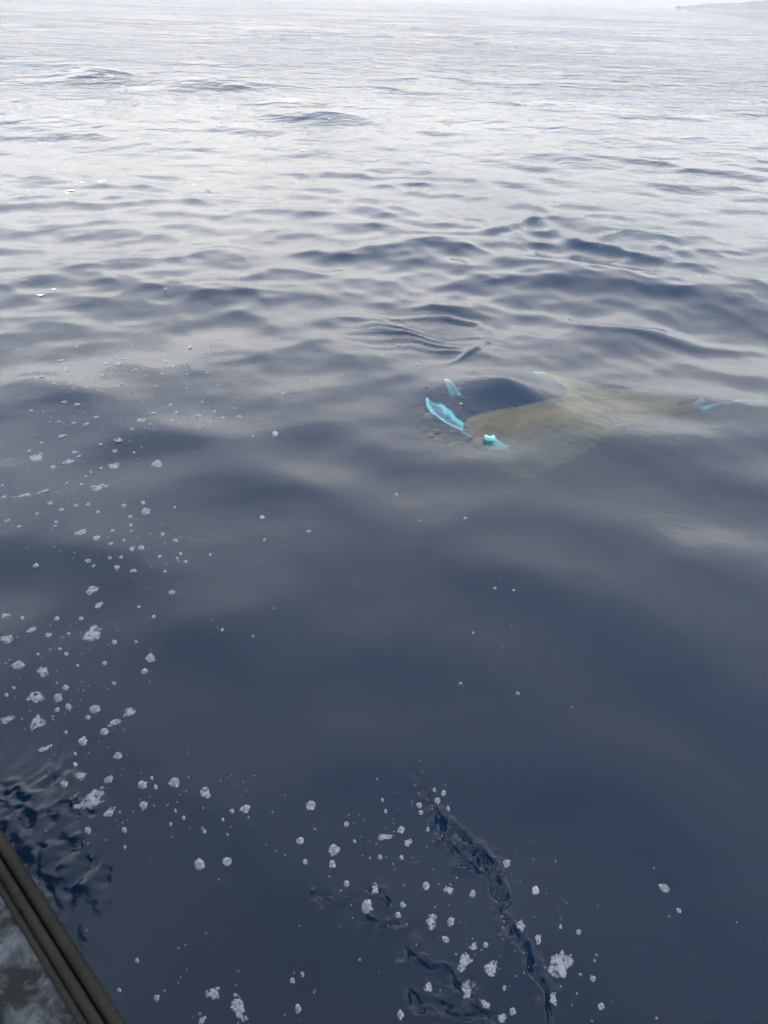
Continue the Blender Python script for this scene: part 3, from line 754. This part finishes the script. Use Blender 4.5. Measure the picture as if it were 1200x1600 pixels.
def water_material():
    mt, N, L, out = material('sea_water')
    g = N('ShaderNodeBsdfGlass')
    g.inputs['Color'].default_value = (1, 1, 1, 1)
    g.inputs['Roughness'].default_value = .0
    g.inputs['IOR'].default_value = 1.333
    geo = N('ShaderNodeNewGeometry')
    mp = N('ShaderNodeMapping')
    mp.inputs['Scale'].default_value = (.8, 1.0, 1.0)
    mp.inputs['Rotation'].default_value = (0, 0, math.radians(6))
    L(geo.outputs['Position'], mp.inputs['Vector'])
    ra = N('ShaderNodeAttribute'); ra.attribute_name = 'ripple'
    fa = N('ShaderNodeAttribute'); fa.attribute_name = 'open_water'

    def noise_(scale, detail, rough=.55, dist=.0):
        n = N('ShaderNodeTexNoise')
        n.inputs['Scale'].default_value = scale
        n.inputs['Detail'].default_value = detail
        n.inputs['Roughness'].default_value = rough
        n.inputs['Distortion'].default_value = dist
        L(mp.outputs[0], n.inputs['Vector'])
        return n.outputs[0]

    def mul(a, b):
        n = N('ShaderNodeMath', operation='MULTIPLY')
        for i, v in enumerate((a, b)):
            if isinstance(v, (int, float)):
                n.inputs[i].default_value = v
            else:
                L(v, n.inputs[i])
        return n.outputs[0]

    def add(a, b):
        n = N('ShaderNodeMath', operation='ADD')
        for i, v in enumerate((a, b)):
            if isinstance(v, (int, float)):
                n.inputs[i].default_value = v
            else:
                L(v, n.inputs[i])
        return n.outputs[0]
    # heights in metres
    fine = mul(noise_(34, 3, .6, .4), mul(ra.outputs['Fac'], .0055))
    tiny = mul(noise_(20, 3, .55, .3), .0014)
    mid = mul(noise_(2.4, 5, .55, .3), mul(fa.outputs['Fac'], .17))
    big = mul(noise_(.55, 4, .55, .2), mul(fa.outputs['Fac'], .55))
    h = add(add(fine, tiny), add(mid, big))
    # long low undulation and gust patches of the open sea
    mp2 = N('ShaderNodeMapping')
    mp2.inputs['Scale'].default_value = (.75, 1.0, 1.0)
    L(geo.outputs['Position'], mp2.inputs['Vector'])

    def far_noise(scale, detail):
        n = N('ShaderNodeTexNoise')
        n.inputs['Scale'].default_value = scale
        n.inputs['Detail'].default_value = detail
        L(mp2.outputs[0], n.inputs['Vector'])
        return n.outputs[0]
    ff = N('ShaderNodeAttribute'); ff.attribute_name = 'far_water'
    swell = add(mul(far_noise(.10, 3), 2.4), mul(far_noise(.028, 2), 5.5))
    gust = N('ShaderNodeMapRange')
    gust.inputs[1].default_value = .38; gust.inputs[2].default_value = .62
    gust.inputs[3].default_value = .25; gust.inputs[4].default_value = 1.5
    L(far_noise(.035, 4), gust.inputs[0])
    h = add(mul(h, 1.0), mul(swell, ff.outputs['Fac']))
    h = add(h, mul(mul(noise_(1.1, 4, .6, .2), gust.outputs[0]), mul(ff.outputs['Fac'], .55)))
    b = N('ShaderNodeBump')
    b.inputs['Strength'].default_value = 1.0
    b.inputs['Distance'].default_value = 1.0
    L(h, b.inputs['Height'])
    L(b.outputs[0], g.inputs['Normal'])
    L(g.outputs[0], out.inputs['Surface'])
    va = N('ShaderNodeVolumeAbsorption')
    # clear blue sea water: red goes first
    va.inputs['Color'].default_value = (.08, .76, .965, 1)
    va.inputs['Density'].default_value = 1.7
    vs = N('ShaderNodeVolumeScatter')
    vs.inputs['Color'].default_value = (.11, .33, .95, 1)
    vs.inputs['Density'].default_value = SCAT
    vs.inputs['Anisotropy'].default_value = .52
    ad = N('ShaderNodeAddShader')
    L(va.outputs[0], ad.inputs[0]); L(vs.outputs[0], ad.inputs[1])
    L(ad.outputs[0], out.inputs['Volume'])
    return mt


sea_ob = link('sea', build_sea(), water_material())
tag(sea_ob, 'open sea with smooth grey swell and a bright silvery sheen towards the horizon', kind='structure')

bm = bmesh.new()
bmesh.ops.create_circle(bm, cap_ends=True, segments=64, radius=12000)
me = bpy.data.meshes.new('seabed')
bm.to_mesh(me); bm.free()
bed = link('seabed', me, skin_mat('seabed_silt', (.10, .065, .10), (.13, .085, .13), rough=.9, scale=.05), smooth=False)
bed.location.z = -7.0
tag(bed, 'deep dark blue bottom of the sea', kind='structure')


def sea_z(x, y):
    return float(sea(np.array([x]), np.array([y]), np.array([.004 + .0012 * (x * x + y * y)]))[0][0])


# ---------------------------------------------------------------- far shore
def shore():
    n, k = 150, 9
    V = []; F = []
    r = random.Random(3)
    for i in range(n):
        t = i / (n - 1)
        az = math.radians(17.3 + 26 * t)
        prof = 12 + 30 * min(1, t * 5) ** .9 + 30 * max(0, t * 4 - .6) ** .7
        prof *= 1 + .10 * noise.noise((t * 30, 1, 0)) + .05 * noise.noise((t * 120, 4, 0))
        prof *= min(1, t * 12 + .15)
        for j in range(k):
            s = j / (k - 1)
            dist = 5200 + s * 1700
            h = prof * math.sin(math.pi * min(1, s * 1.0)) ** .8 + (noise.noise((t * 90, s * 8, 2)) * 5 if 0 < j < k - 1 else 0) - 1.0
            V.append((dist * math.sin(az), dist * math.cos(az), max(h, -1.5)))
    for i in range(n - 1):
        for j in range(k - 1):
            F.append((i * k + j, i * k + j + 1, (i + 1) * k + j + 1, (i + 1) * k + j))
    me = bpy.data.meshes.new('headland')
    me.from_pydata(V, [], F)
    return me


land = link('headland', shore(), skin_mat('scrub_hill', (.06, .07, .06), (.17, .16, .14), rough=.95, scale=.004, detail=8))
tag(land, 'low hazy headland along the horizon at the far right', kind='structure')


def house(x, y, z, w, d, h, rz, mat, label, roofmat=None):
    root = empty('shore_house', (x, y, z), rz)
    tag(root, label, 'house', 'pale houses on the far headland')
    def box(nm, sx, sy, sz, cx, cy, cz, mt, par=None):
        b = bmesh.new()
        bmesh.ops.create_cube(b, size=1, matrix=Matrix.Translation((cx, cy, cz)) @ Matrix.Diagonal((sx, sy, sz, 1)))
        m_ = bpy.data.meshes.new(nm); b.to_mesh(m_); b.free()
        return link(nm, m_, mt, par or root, smooth=False)
    box('wall', w, d, h, 0, 0, h / 2, mat)
    box('roof', w * 1.04, d * 1.04, h * .06, 0, 0, h * 1.03 + .02, roofmat)
    nw = max(2, int(w / 12))
    for i in range(nw):
        box('window', w / nw * .5, .4, h * .3, (i - (nw - 1) / 2) * w / nw, -d / 2 - .1, h * .55, WIN)
    return root


WHITE_WALL = skin_mat('white_render', (.72, .72, .70), (.8, .8, .78), rough=.8, scale=.2)
ROOF = skin_mat('flat_roof', (.35, .3, .28), (.42, .38, .35), rough=.9, scale=.2)
WIN = skin_mat('dark_pane', (.05, .06, .08), (.08, .09, .1), rough=.2, scale=.2)
for az, dist, w, h, zz, lb in ((21.35, 5260, 60, 17, 3, 'broad white house by the shore nearest the right end of the headland'),
                               (21.0, 5290, 34, 20, 4, 'narrow white house left of the broad white house on the headland'),
                               (19.9, 5280, 44, 12, 3, 'white house alone on the middle of the headland'),
                               (19.6, 5260, 40, 11, 2, 'small white house on the left slope of the headland')):
    a = math.radians(az)
    house(dist * math.sin(a), dist * math.cos(a), zz, w, 18, h, -a, WHITE_WALL, lb, ROOF)


def far_boat():
    a = math.radians(17.75); d = 2600
    root = empty('distant_boat', (d * math.sin(a), d * math.cos(a), -.3), -a + .25)
    tag(root, 'tiny white boat on the horizon left of the headland', 'boat')
    b = bmesh.new()
    n = 12
    rows = []
    for i in range(n):
        t = i / (n - 1)
        hw = 2.6 * (1 - (2 * abs(t - .42)) ** 3 * .6) * (1 if t < .9 else (1 - t) * 10 + .03)
        z1 = 2.4 + 1.0 * t * t
        rows.append([b.verts.new((-9 + 18 * t, yy, zz)) for yy, zz in ((-hw, z1), (-hw * .7, 0), (hw * .7, 0), (hw, z1))])
    for i in range(n - 1):
        for j in range(4):
            b.faces.new((rows[i][j], rows[i][(j + 1) % 4], rows[i + 1][(j + 1) % 4], rows[i + 1][j]))
    b.faces.new(rows[0]); b.faces.new(rows[-1][::-1])
    m_ = bpy.data.meshes.new('hull'); b.to_mesh(m_); b.free()
    link('hull', m_, WHITE_WALL, root, smooth=False)
    b = bmesh.new()
    bmesh.ops.create_cube(b, size=1, matrix=Matrix.Translation((-1, 0, 4)) @ Matrix.Diagonal((8, 3.6, 3, 1)))
    bmesh.ops.bevel(b, geom=b.edges[:], offset=.5, segments=2)
    m_ = bpy.data.meshes.new('cabin'); b.to_mesh(m_); b.free()
    link('cabin', m_, WHITE_WALL, root, smooth=False)


far_boat()

# ---------------------------------------------------------------- the boat the view is taken from
E_AX = Vector((.736, -.677, 0))         # along the gunwale, towards the stern
N_AX = Vector((-.677, -.736, 0))        # inboard
O_PT = Vector((-.674, .705, 0))


def boat_mat(name, **k):
    return skin_mat(name, **k)


def build_boat():
    root = empty('open_boat', (0, 0, 0))
    tag(root, 'grey boat with an olive rubber rail along its side, in the bottom left corner', 'boat')
    beam = 1.7
    BM = Matrix((E_AX, N_AX, Vector((0, 0, 1)))).transposed().to_4x4()
    BM.translation = O_PT
    ss = np.concatenate([np.linspace(-3.6, -1.2, 22), np.linspace(-1.1, 2.8, 30)])

    def inset(s):                       # how far the rail curves in towards the bow
        q = max(0, (-1.2 - s) / 2.4)
        return beam / 2 * q ** 2.2

    def sheer(s):
        return .60 + .10 * max(0, (-s - .6) / 3.0) ** 2

    def loft(name, prof, mat, mirror=False, parent=root, smooth=True, bev=True):
        # prof(s) -> list of (t, z); a closed ring swept along s
        V = []; F = []
        for s in ss:
            for (t, z) in prof(float(s)):
                if mirror:
                    t = beam - t
                V.append(BM @ Vector((float(s), t, z)))
        k = len(prof(0.0))
        for i in range(len(ss) - 1):
            for j in range(k):
                q = (i * k + j, i * k + (j + 1) % k, (i + 1) * k + (j + 1) % k, (i + 1) * k + j)
                F.append(q if not mirror else q[::-1])
        F.append(tuple(range(k))[::-1]); F.append(tuple((len(ss) - 1) * k + j for j in range(k)))
        m_ = bpy.data.meshes.new(name)
        m_.from_pydata(V, [], F)
        o = link(name, m_, mat, parent, smooth=smooth)
        return o

    hullm = skin_mat('hull_paint', (.035, .04, .045), (.06, .065, .07), rough=.35, scale=5, bump=.15)
    rub = skin_mat('olive_rubber', (.006, .0055, .004), (.014, .013, .008), rough=.7, scale=9, bump=.35, bscale=90, spec=.2)
    deckm = deck_material()
    floorm = skin_mat('cockpit_paint', (.10, .11, .12), (.16, .17, .18), rough=.6, scale=6, bump=.2)
    for mir in (False, True):
        def side(s):
            i = inset(s); h = sheer(s)
            return [(i + .012, h - .01), (i + .02, h * .55), (i + .10, .05), (min(i + .30, beam / 2), -.22), (beam / 2, -.30),
                    (beam / 2, -.26), (min(i + .33, beam / 2), -.18), (i + .14, .07), (i + .06, h * .55), (i + .05, h - .01)]
        loft('hull_side', side, hullm, mir)

        def ring(cx, cz, rx, rz, n=14):
            def f(s):
                i = inset(s); h = sheer(s)
                return [(i + cx + rx * math.cos(2 * math.pi * j / n), h + cz + rz * math.sin(2 * math.pi * j / n)) for j in range(n)]
            return f
        loft('rub_rail', ring(.006, .0, .014, .022), rub, mir)
        loft('rub_rail', ring(.031, .010, .010, .011), rub, mir)
        loft('rub_rail', ring(.050, .006, .008, .008), rub, mir)

        def deck(s):
            i = inset(s); h = sheer(s)
            w = min(.42, max(.02, beam / 2 - i))
            return [(i + .02, h - .02), (i + .028, h + .006), (i + .09, h + .010), (i + .16, h - .004), (i + w * .8, h - .012), (i + w, h - .03), (i + w, h - .06), (i + .05, h - .05)]
        loft('side_deck', deck, deckm, mir)
    # floor, benches, transom
    def slab(name, s0, s1, t0, t1, z0, z1, mat):
        b = bmesh.new()
        bmesh.ops.create_cube(b, size=1, matrix=BM @ Matrix.Translation(((s0 + s1) / 2, (t0 + t1) / 2, (z0 + z1) / 2)) @ Matrix.Diagonal((s1 - s0, t1 - t0, z1 - z0, 1)))
        bmesh.ops.bevel(b, geom=b.edges[:], offset=.012, segments=2)
        m_ = bpy.data.meshes.new(name); b.to_mesh(m_); b.free()
        return link(name, m_, mat, root, smooth=False)
    slab('cockpit_floor', -1.6, 2.74, .30, 1.40, .05, .09, floorm)
    slab('bench', -1.5, -1.15, .25, 1.45, .38, .43, floorm)
    slab('bench', 1.9, 2.3, .25, 1.45, .38, .43, floorm)
    slab('transom', 2.74, 2.82, .10, 1.60, .02, .585, hullm)
    slab('fore_deck', -2.55, -1.65, .45, 1.25, .575, .60, deckm)
    return root


def deck_material():
    mt, N, L, out = material('mottled_deck')
    p = N('ShaderNodeBsdfPrincipled')
    tcn = N('ShaderNodeTexCoord')
    n = N('ShaderNodeTexNoise')
    n.inputs['Scale'].default_value = 15
    n.inputs['Detail'].default_value = 7
    n.inputs['Roughness'].default_value = .62
    n.inputs['Distortion'].default_value = .5
    L(tcn.outputs['Object'], n.inputs['Vector'])
    r = N('ShaderNodeValToRGB')
    e = r.color_ramp.elements
    e[0].position = .44; e[0].color = (.012, .014, .013, 1)
    e[1].position = .66; e[1].color = (.095, .103, .112, 1)
    x = e.new(.52); x.color = (.036, .040, .042, 1)
    L(n.outputs[0], r.inputs[0]); L(r.outputs[0], p.inputs['Base Color'])
    p.inputs['Roughness'].default_value = .8
    p.inputs['Specular IOR Level'].default_value = .15
    n2 = N('ShaderNodeTexNoise')
    n2.inputs['Scale'].default_value = 120
    n2.inputs['Detail'].default_value = 4
    L(tcn.outputs['Object'], n2.inputs['Vector'])
    b = N('ShaderNodeBump'); b.inputs['Strength'].default_value = .25; b.inputs['Distance'].default_value = .004
    L(n2.outputs[0], b.inputs['Height']); L(b.outputs[0], p.inputs['Normal'])
    L(p.outputs[0], out.inputs[0])
    return mt


build_boat()


# ---------------------------------------------------------------- manta ray just under the surface
def build_manta():
    brown = skin_mat('brown_back', (.17, .085, .030), (.30, .15, .055), rough=.6, scale=5, detail=7)
    white = skin_mat('cyan_tinted_white_skin', (.26, .76, .72), (.38, .88, .84), rough=.5, scale=12)  # white skin with the cyan of light through water painted into its colour
    gill = skin_mat('gill_skin', (.03, .11, .20), (.07, .20, .26), rough=.6, scale=30)
    rim_pale = skin_mat('pale_grey_skin', (.10, .20, .21), (.18, .30, .30), rough=.6, scale=30)
    H0 = Vector((.56, 4.14, -.17))
    T0 = Vector((2.40, 4.69, -.24))
    ax = (T0 - H0); Ln = ax.length; ax.normalize()
    far = Vector((-ax.y, ax.x, 0)).normalized()
    root = empty('manta_ray', (H0.x, H0.y, -.2))
    tag(root, 'brown backed manta ray with white mouth swimming just below the surface', 'manta ray')
    inv = Vector(root.location)

    def P(s, w, z):
        return H0 + ax * s + Vector((0, 0, -.03 * max(0, s - .9))) + Vector((far.x, far.y, 0)) * w + Vector((0, 0, z)) - inv
    # outline: leading and trailing edge by distance from the spine
    FAR_LEAD = ((0, -.05), (.12, -.03), (.24, .03), (.32, .16), (.36, .38), (.39, .58), (.43, .74), (.51, .85), (.66, .90), (.82, .84), (.93, .78), (1, .74))
    FAR_TRAIL = ((0, 1.84), (.10, 1.78), (.20, 1.70), (.32, 1.62), (.48, 1.50), (.60, 1.30), (.72, 1.14), (.88, .98), (1, .80))
    NEAR_LEAD = ((0, -.05), (.3, -.03), (.5, .01), (.8, .09), (1, .22))
    NEAR_TRAIL = ((0, 1.84), (.12, 1.66), (.3, 1.30), (.5, .98), (.8, .70), (.93, .50), (1, .34))

    def tab(T, x):
        return float(np.interp(x, [p[0] for p in T], [p[1] for p in T]))

    def lead(t, f):
        return sum(tab(FAR_LEAD if f else NEAR_LEAD, min(1, max(0, t + d))) for d in (-.04, -.02, 0, .02, .04)) / 5

    def trail(t, f):
        return sum(tab(FAR_TRAIL if f else NEAR_TRAIL, min(1, max(0, t + d))) for d in (-.08, -.05, -.02, .02, .05, .08)) / 6
    nu, nv = 90, 44
    V = []; F = []; MI = []
    idx = {}
    for side in (0, 1):                 # 0 back, 1 belly
        for i in range(2 * nu + 1):
            u = (i - nu) / nu
            f = u > 0
            t = abs(u)
            span = .66
            le, te = lead(t, f), trail(t, f)
            if te < le + .02: te = le + .02
            for j in range(nv + 1):
                v = j / nv
                vv = v * v * (3 - 2 * v)
                s = le + (te - le) * vv
                th = .16 * math.exp(-(t / .45) ** 2) + .03 * (1 - t) + .006
                pr = math.sin(math.pi * vv ** .62) ** .75 if 0 < v < 1 else 0
                if f:
                    w = span * t; z = .03 * t - .05 * math.sin(t * 3.1)
                else:
                    w = -.29 * t ** .9; z = -.08 * t - .36 * t ** 2
                z += (th * pr * .55) if side == 0 else (-th * pr * .45)
                key = (side, i, j)
                if side == 1 and (j == 0 or j == nv):
                    idx[key] = idx[(0, i, j)]
                    continue
                idx[key] = len(V)
                V.append(P(s, w, z))
    for side in (0, 1):
        for i in range(2 * nu):
            for j in range(nv):
                q = [idx[(side, i, j)], idx[(side, i + 1, j)], idx[(side, i + 1, j + 1)], idx[(side, i, j + 1)]]
                if side == 1: q = q[::-1]
                F.append(q)
                u = (i - nu) / nu
                rim = (j < 1 or j >= nv - 1) and u > .55
                MI.append(1 if side == 1 or (rim and u > 0) or (u > .965) else 0)
    me = bpy.data.meshes.new('body')
    me.from_pydata(V, [], F)
    body = link('body', me, [brown, white], root)
    me.polygons.foreach_set('material_index', MI)

    def ribbon(name, rows, mat, parent=root, thick=.012, label=None):
        b = bmesh.new()
        R = [[b.verts.new(p) for p in row] for row in rows]
        for i in range(len(R) - 1):
            for j in range(len(R[0]) - 1):
                b.faces.new((R[i][j], R[i][j + 1], R[i + 1][j + 1], R[i + 1][j]))
        bmesh.ops.recalc_face_normals(b, faces=b.faces)
        r_ = bmesh.ops.solidify(b, geom=b.faces[:], thickness=thick)
        m_ = bpy.data.meshes.new(name); b.to_mesh(m_); b.free()
        o = link(name, m_, mat, parent)
        if label: o['label'] = label
        return o
    # scooped lower jaw, wide and white, held open in front of the head
    rows = []
    for i in range(15):
        t = i / 14
        w = -.07 + .50 * t
        row = []
        for j in range(9):
            v = j / 8
            reach = .19 * (1 - .35 * (2 * t - 1) ** 2)
            s = .04 - .02 * t - reach * (1 - v) - .05 * t
            z = .075 - .13 * math.sin(v * 2.2) + .02 * math.cos(math.pi * t)
            row.append(P(s - .02, w, z))
        rows.append(row)
    jaw = ribbon('lower_jaw', rows, white, label='wide white scooped lower jaw')
    for i in range(11):                 # gill ridges lie across the jaw
        t = (i + .7) / 12
        w = -.07 + .50 * t
        rr = []
        for j in range(7):
            v = .18 + .6 * j / 6
            reach = .19 * (1 - .35 * (2 * t - 1) ** 2)
            s = .04 - .02 * t - reach * (1 - v) - .05 * t
            z = .075 - .13 * math.sin(v * 2.2) + .02 * math.cos(math.pi * t) + .014
            rr.append([P(s - .02, w - .011, z), P(s - .02, w + .011, z)])
        ribbon('gill_ridge', rr, gill, jaw, thick=.008)
    # head fins either side of the mouth
    for sgn, w0 in ((-1, -.27), (1, .52)):
        rows = []
        for i in range(9):
            t = i / 8
            row = []
            for j in range(7):
                v = j / 6 - .5
                wd = (.15 if sgn < 0 else .09) * (1 - .55 * t)
                row.append(P(.10 - .09 * t + v * wd, w0 + sgn * (.02 * t - .06 * (v * v) * 2), -.06 + .235 * t))
            rows.append(row)
        ribbon('head_fin', rows, white, thick=.014)
        b = bmesh.new()
        bmesh.ops.create_uvsphere(b, u_segments=16, v_segments=10, radius=.022, matrix=Matrix.Translation(P(.16, w0 + sgn * .035, .02)))
        m_ = bpy.data.meshes.new('eye'); b.to_mesh(m_); b.free()
        link('eye', m_, skin_mat('eye_black', (.01, .01, .01), (.02, .02, .02), rough=.1), root)
    # dorsal fin and pelvic fins at the tail root
    rows = [[P(1.58 + .12 * j / 4 + .05 * i / 4, .0, .05 + .10 * (i / 4) * (1 - .5 * j / 4)) for j in range(5)] for i in range(5)]
    ribbon('dorsal_fin', rows, brown)
    for sgn in (-1, 1):
        rows = [[P(1.74 + .10 * i / 5, sgn * (.02 + .07 * j / 4 * (1 - .3 * i / 5)), .01) for j in range(5)] for i in range(6)]
        ribbon('pelvic_fin', rows, rim_pale)
    # whip tail
    pts = []
    for i in range(40):
        t = i / 39
        pts.append((P(1.80 + 1.35 * t, -.04 + .035 * math.sin(t * 9) - .10 * t, .0 - .04 * t), 0.008 * (1 - t) ** .8 + .002))
    b = bmesh.new(); rings = []
    for p, r_ in pts:
        rings.append([b.verts.new(p + Vector((0, 0, math.sin(a) * r_)) + Vector((-ax.y, ax.x, 0)) * math.cos(a) * r_) for a in [2 * math.pi * k / 8 for k in range(8)]])
    for i in range(len(rings) - 1):
        for k in range(8):
            b.faces.new((rings[i][k], rings[i][(k + 1) % 8], rings[i + 1][(k + 1) % 8], rings[i + 1][k]))
    b.faces.new(rings[0]); b.faces.new(rings[-1][::-1])
    bmesh.ops.recalc_face_normals(b, faces=b.faces)
    m_ = bpy.data.meshes.new('tail'); b.to_mesh(m_); b.free()
    link('tail', m_, rim_pale, root).__setitem__('label', 'long pale whip tail')
    return root


build_manta()


# ---------------------------------------------------------------- foam
def foam_material(name, solid, base):
    mt, N, L, out = material(name)
    p = N('ShaderNodeBsdfPrincipled')
    p.inputs['Base Color'].default_value = (*base, 1)
    p.inputs['Roughness'].default_value = .3
    tcn = N('ShaderNodeTexCoord')
    oi = N('ShaderNodeObjectInfo')
    n = N('ShaderNodeTexNoise')
    n.inputs['Scale'].default_value = 160
    n.inputs['Detail'].default_value = 3
    L(tcn.outputs['Object'], n.inputs['Vector'])
    r = N('ShaderNodeValToRGB')
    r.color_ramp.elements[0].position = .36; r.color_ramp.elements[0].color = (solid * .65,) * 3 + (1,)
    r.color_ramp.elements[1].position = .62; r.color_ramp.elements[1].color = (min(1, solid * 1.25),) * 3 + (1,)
    L(n.outputs[0], r.inputs[0])
    tr = N('ShaderNodeBsdfTransparent')
    mxs = N('ShaderNodeMixShader')
    L(r.outputs[0], mxs.inputs[0]); L(tr.outputs[0], mxs.inputs[1]); L(p.outputs[0], mxs.inputs[2])
    b = N('ShaderNodeBump'); b.inputs['Strength'].default_value = .3; b.inputs['Distance'].default_value = .002
    L(n.outputs[0], b.inputs['Height']); L(b.outputs[0], p.inputs['Normal'])
    L(mxs.outputs[0], out.inputs[0])
    return mt


FOAM_M = foam_material('thin_shaded_foam', .29, (.37, .38, .40))  # thinner film; boat shade and lens falloff also darkened into the base
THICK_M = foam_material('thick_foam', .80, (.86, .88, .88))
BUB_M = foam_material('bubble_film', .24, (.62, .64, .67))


def add_dome(b, cx, cy, cz, r, flat, seg=8):
    rings = []
    for k, (rr, zz) in enumerate(((1.0, -.12), (.92, .38), (.62, .78), (.22, .98))):
        rings.append([b.verts.new((cx + r * rr * math.cos(2 * math.pi * j / seg + k * .3), cy + r * rr * math.sin(2 * math.pi * j / seg + k * .3), cz + r * zz * flat)) for j in range(seg)])
    for k in range(3):
        for j in range(seg):
            b.faces.new((rings[k][j], rings[k][(j + 1) % seg], rings[k + 1][(j + 1) % seg], rings[k + 1][j]))
    b.faces.new(rings[3])


def foam_mesh(rx, ry, kind, seed):
    r = random.Random(seed)
    b = bmesh.new()
    if kind == 'b':
        seg = 12
        add_dome(b, 0, 0, 0, min(rx, ry) * .95, .45, seg)
        for v in b.verts:
            v.co.x *= rx / min(rx, ry); v.co.y *= ry / min(rx, ry)
        for _ in range(r.randint(2, 6)):
            a = r.random() * 6.283; q = r.uniform(.55, 1.0)
            add_dome(b, rx * q * math.cos(a), ry * q * math.sin(a), 0, min(rx, ry) * r.uniform(.2, .42), .6, 6)
    else:
        cell = max(min(rx, ry) * .22, .0020)
        n = int(min(220, max(12, 3.0 * rx * ry / cell ** 2)))
        p1, p2, p3 = r.random() * 6.3, r.random() * 6.3, r.random() * 6.3
        for i in range(n):
            a = r.random() * 6.283
            q = math.sqrt(r.random())
            lim = .80 + .22 * math.sin(2 * a + p1) + .17 * math.sin(3 * a + p2) + .12 * math.sin(5 * a + p3)
            x, y = rx * q * lim * math.cos(a), ry * q * lim * math.sin(a)
            add_dome(b, x, y, 0, cell * r.uniform(.5, 1.35) * (1.15 - .3 * q), .26, 8)
    me = bpy.data.meshes.new('foam')
    b.to_mesh(me); b.free()
    me.polygons.foreach_set('use_smooth', [True] * len(me.polygons))
    return me


# far, middle and near groups of the small nameless ones
def zone(x, y, kind):
    r = math.hypot(x, y)
    w = 'frothy foam flake' if kind == 'p' else 'small frothy bubble'
    if r > 6.0:
        return w + ' on the silvery water beyond the bubble field', 'foam flecks on the far silvery water'
    if x > .05 and r > 2.2:
        return w + ' on the smooth water near the manta ray', 'bubbles near the manta ray'
    if x > .05:
        return w + ' among the dark creases in the foreground water', 'foam among the foreground creases'
    if r > 2.3:
        return w + ' drifting in the bubble field on the left', 'foam of the left bubble field'
    return w + ' floating off the side of the boat at lower left', 'foam beside the boat'


used = {}
for i, (x, y, w, h, kind, lb) in enumerate(FOAM):
    rr = math.hypot(x, y)
    me = foam_mesh(w * .44, max(min(h * .44, w * (.44 if rr > 4 else .8)), .0016), kind, i)
    o = bpy.data.objects.new('foam_clot' if kind == 'p' else 'foam_bubble', me)
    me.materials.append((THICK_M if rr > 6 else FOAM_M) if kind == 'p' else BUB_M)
    COL.objects.link(o)
    o.location = (x, y, sea_z(x, y) + .0008)
    o.rotation_euler = (0, 0, math.atan2(-x, y) + random.uniform(-.15, .15))
    l0, g0 = zone(x, y, kind)
    tag(o, lb or l0, 'foam' if kind == 'p' else 'bubble', g0)

# specks too small to count
b = bmesh.new(); b2 = bmesh.new()
r = random.Random(9)
specks = []
named = [(f[0], f[1]) for f in FOAM]
for _ in range(1500):
    k = r.random()
    if k < .62:
        cx, cy = r.choice(named)
        s = .05 + .05 * math.hypot(cx, cy)
        if math.hypot(cx, cy) > 5: s *= 2.0
        x, y = r.gauss(cx, s), r.gauss(cy, s * .9)
    elif k < .80:
        i = r.randrange(len(WAKE) - 1); t = r.random()
        x = WAKE[i][0] * (1 - t) + WAKE[i + 1][0] * t; y = WAKE[i][1] * (1 - t) + WAKE[i + 1][1] * t
        x += r.gauss(.1, .5); y += abs(r.gauss(0, .9))
    else:
        x, y = r.uniform(-8, 3), r.uniform(6.5, 17)
    specks.append((x, y))
sx = np.array([p[0] for p in specks]); sy = np.array([p[1] for p in specks])
sz = sea(sx, sy, .004 + .0012 * (sx * sx + sy * sy))[0]
for (x, y, z) in zip(sx, sy, sz):
    d = math.hypot(x, y)
    q = r.uniform(.0013, .0028) * (1 + d * (.30 if d < 5.5 else .22)) * (1.5 if r.random() < .12 else 1)
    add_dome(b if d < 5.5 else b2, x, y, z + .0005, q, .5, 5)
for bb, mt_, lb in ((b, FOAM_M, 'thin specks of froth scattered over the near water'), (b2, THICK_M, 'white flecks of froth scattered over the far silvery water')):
    me = bpy.data.meshes.new('foam_specks')
    bb.to_mesh(me); bb.free()
    tag(link('foam_specks', me, mt_), lb, kind='stuff')


# ---------------------------------------------------------------- sea air fading the far shore
mt, N, L, out = material('sea_air')
pv = N('ShaderNodeVolumePrincipled')
pv.inputs['Color'].default_value = (1.0, .985, .955, 1)
pv.inputs['Density'].default_value = 1.9e-4
pv.inputs['Anisotropy'].default_value = .2
L(pv.outputs[0], out.inputs['Volume'])
bm = bmesh.new()
bmesh.ops.create_cube(bm, size=1, matrix=Matrix.Translation((0, 0, 66)) @ Matrix.Diagonal((24800, 24800, 148, 1)))
me = bpy.data.meshes.new('haze'); bm.to_mesh(me); bm.free()
hz = link('haze', me, mt, smooth=False)
tag(hz, 'pale sea haze over the water', kind='stuff')
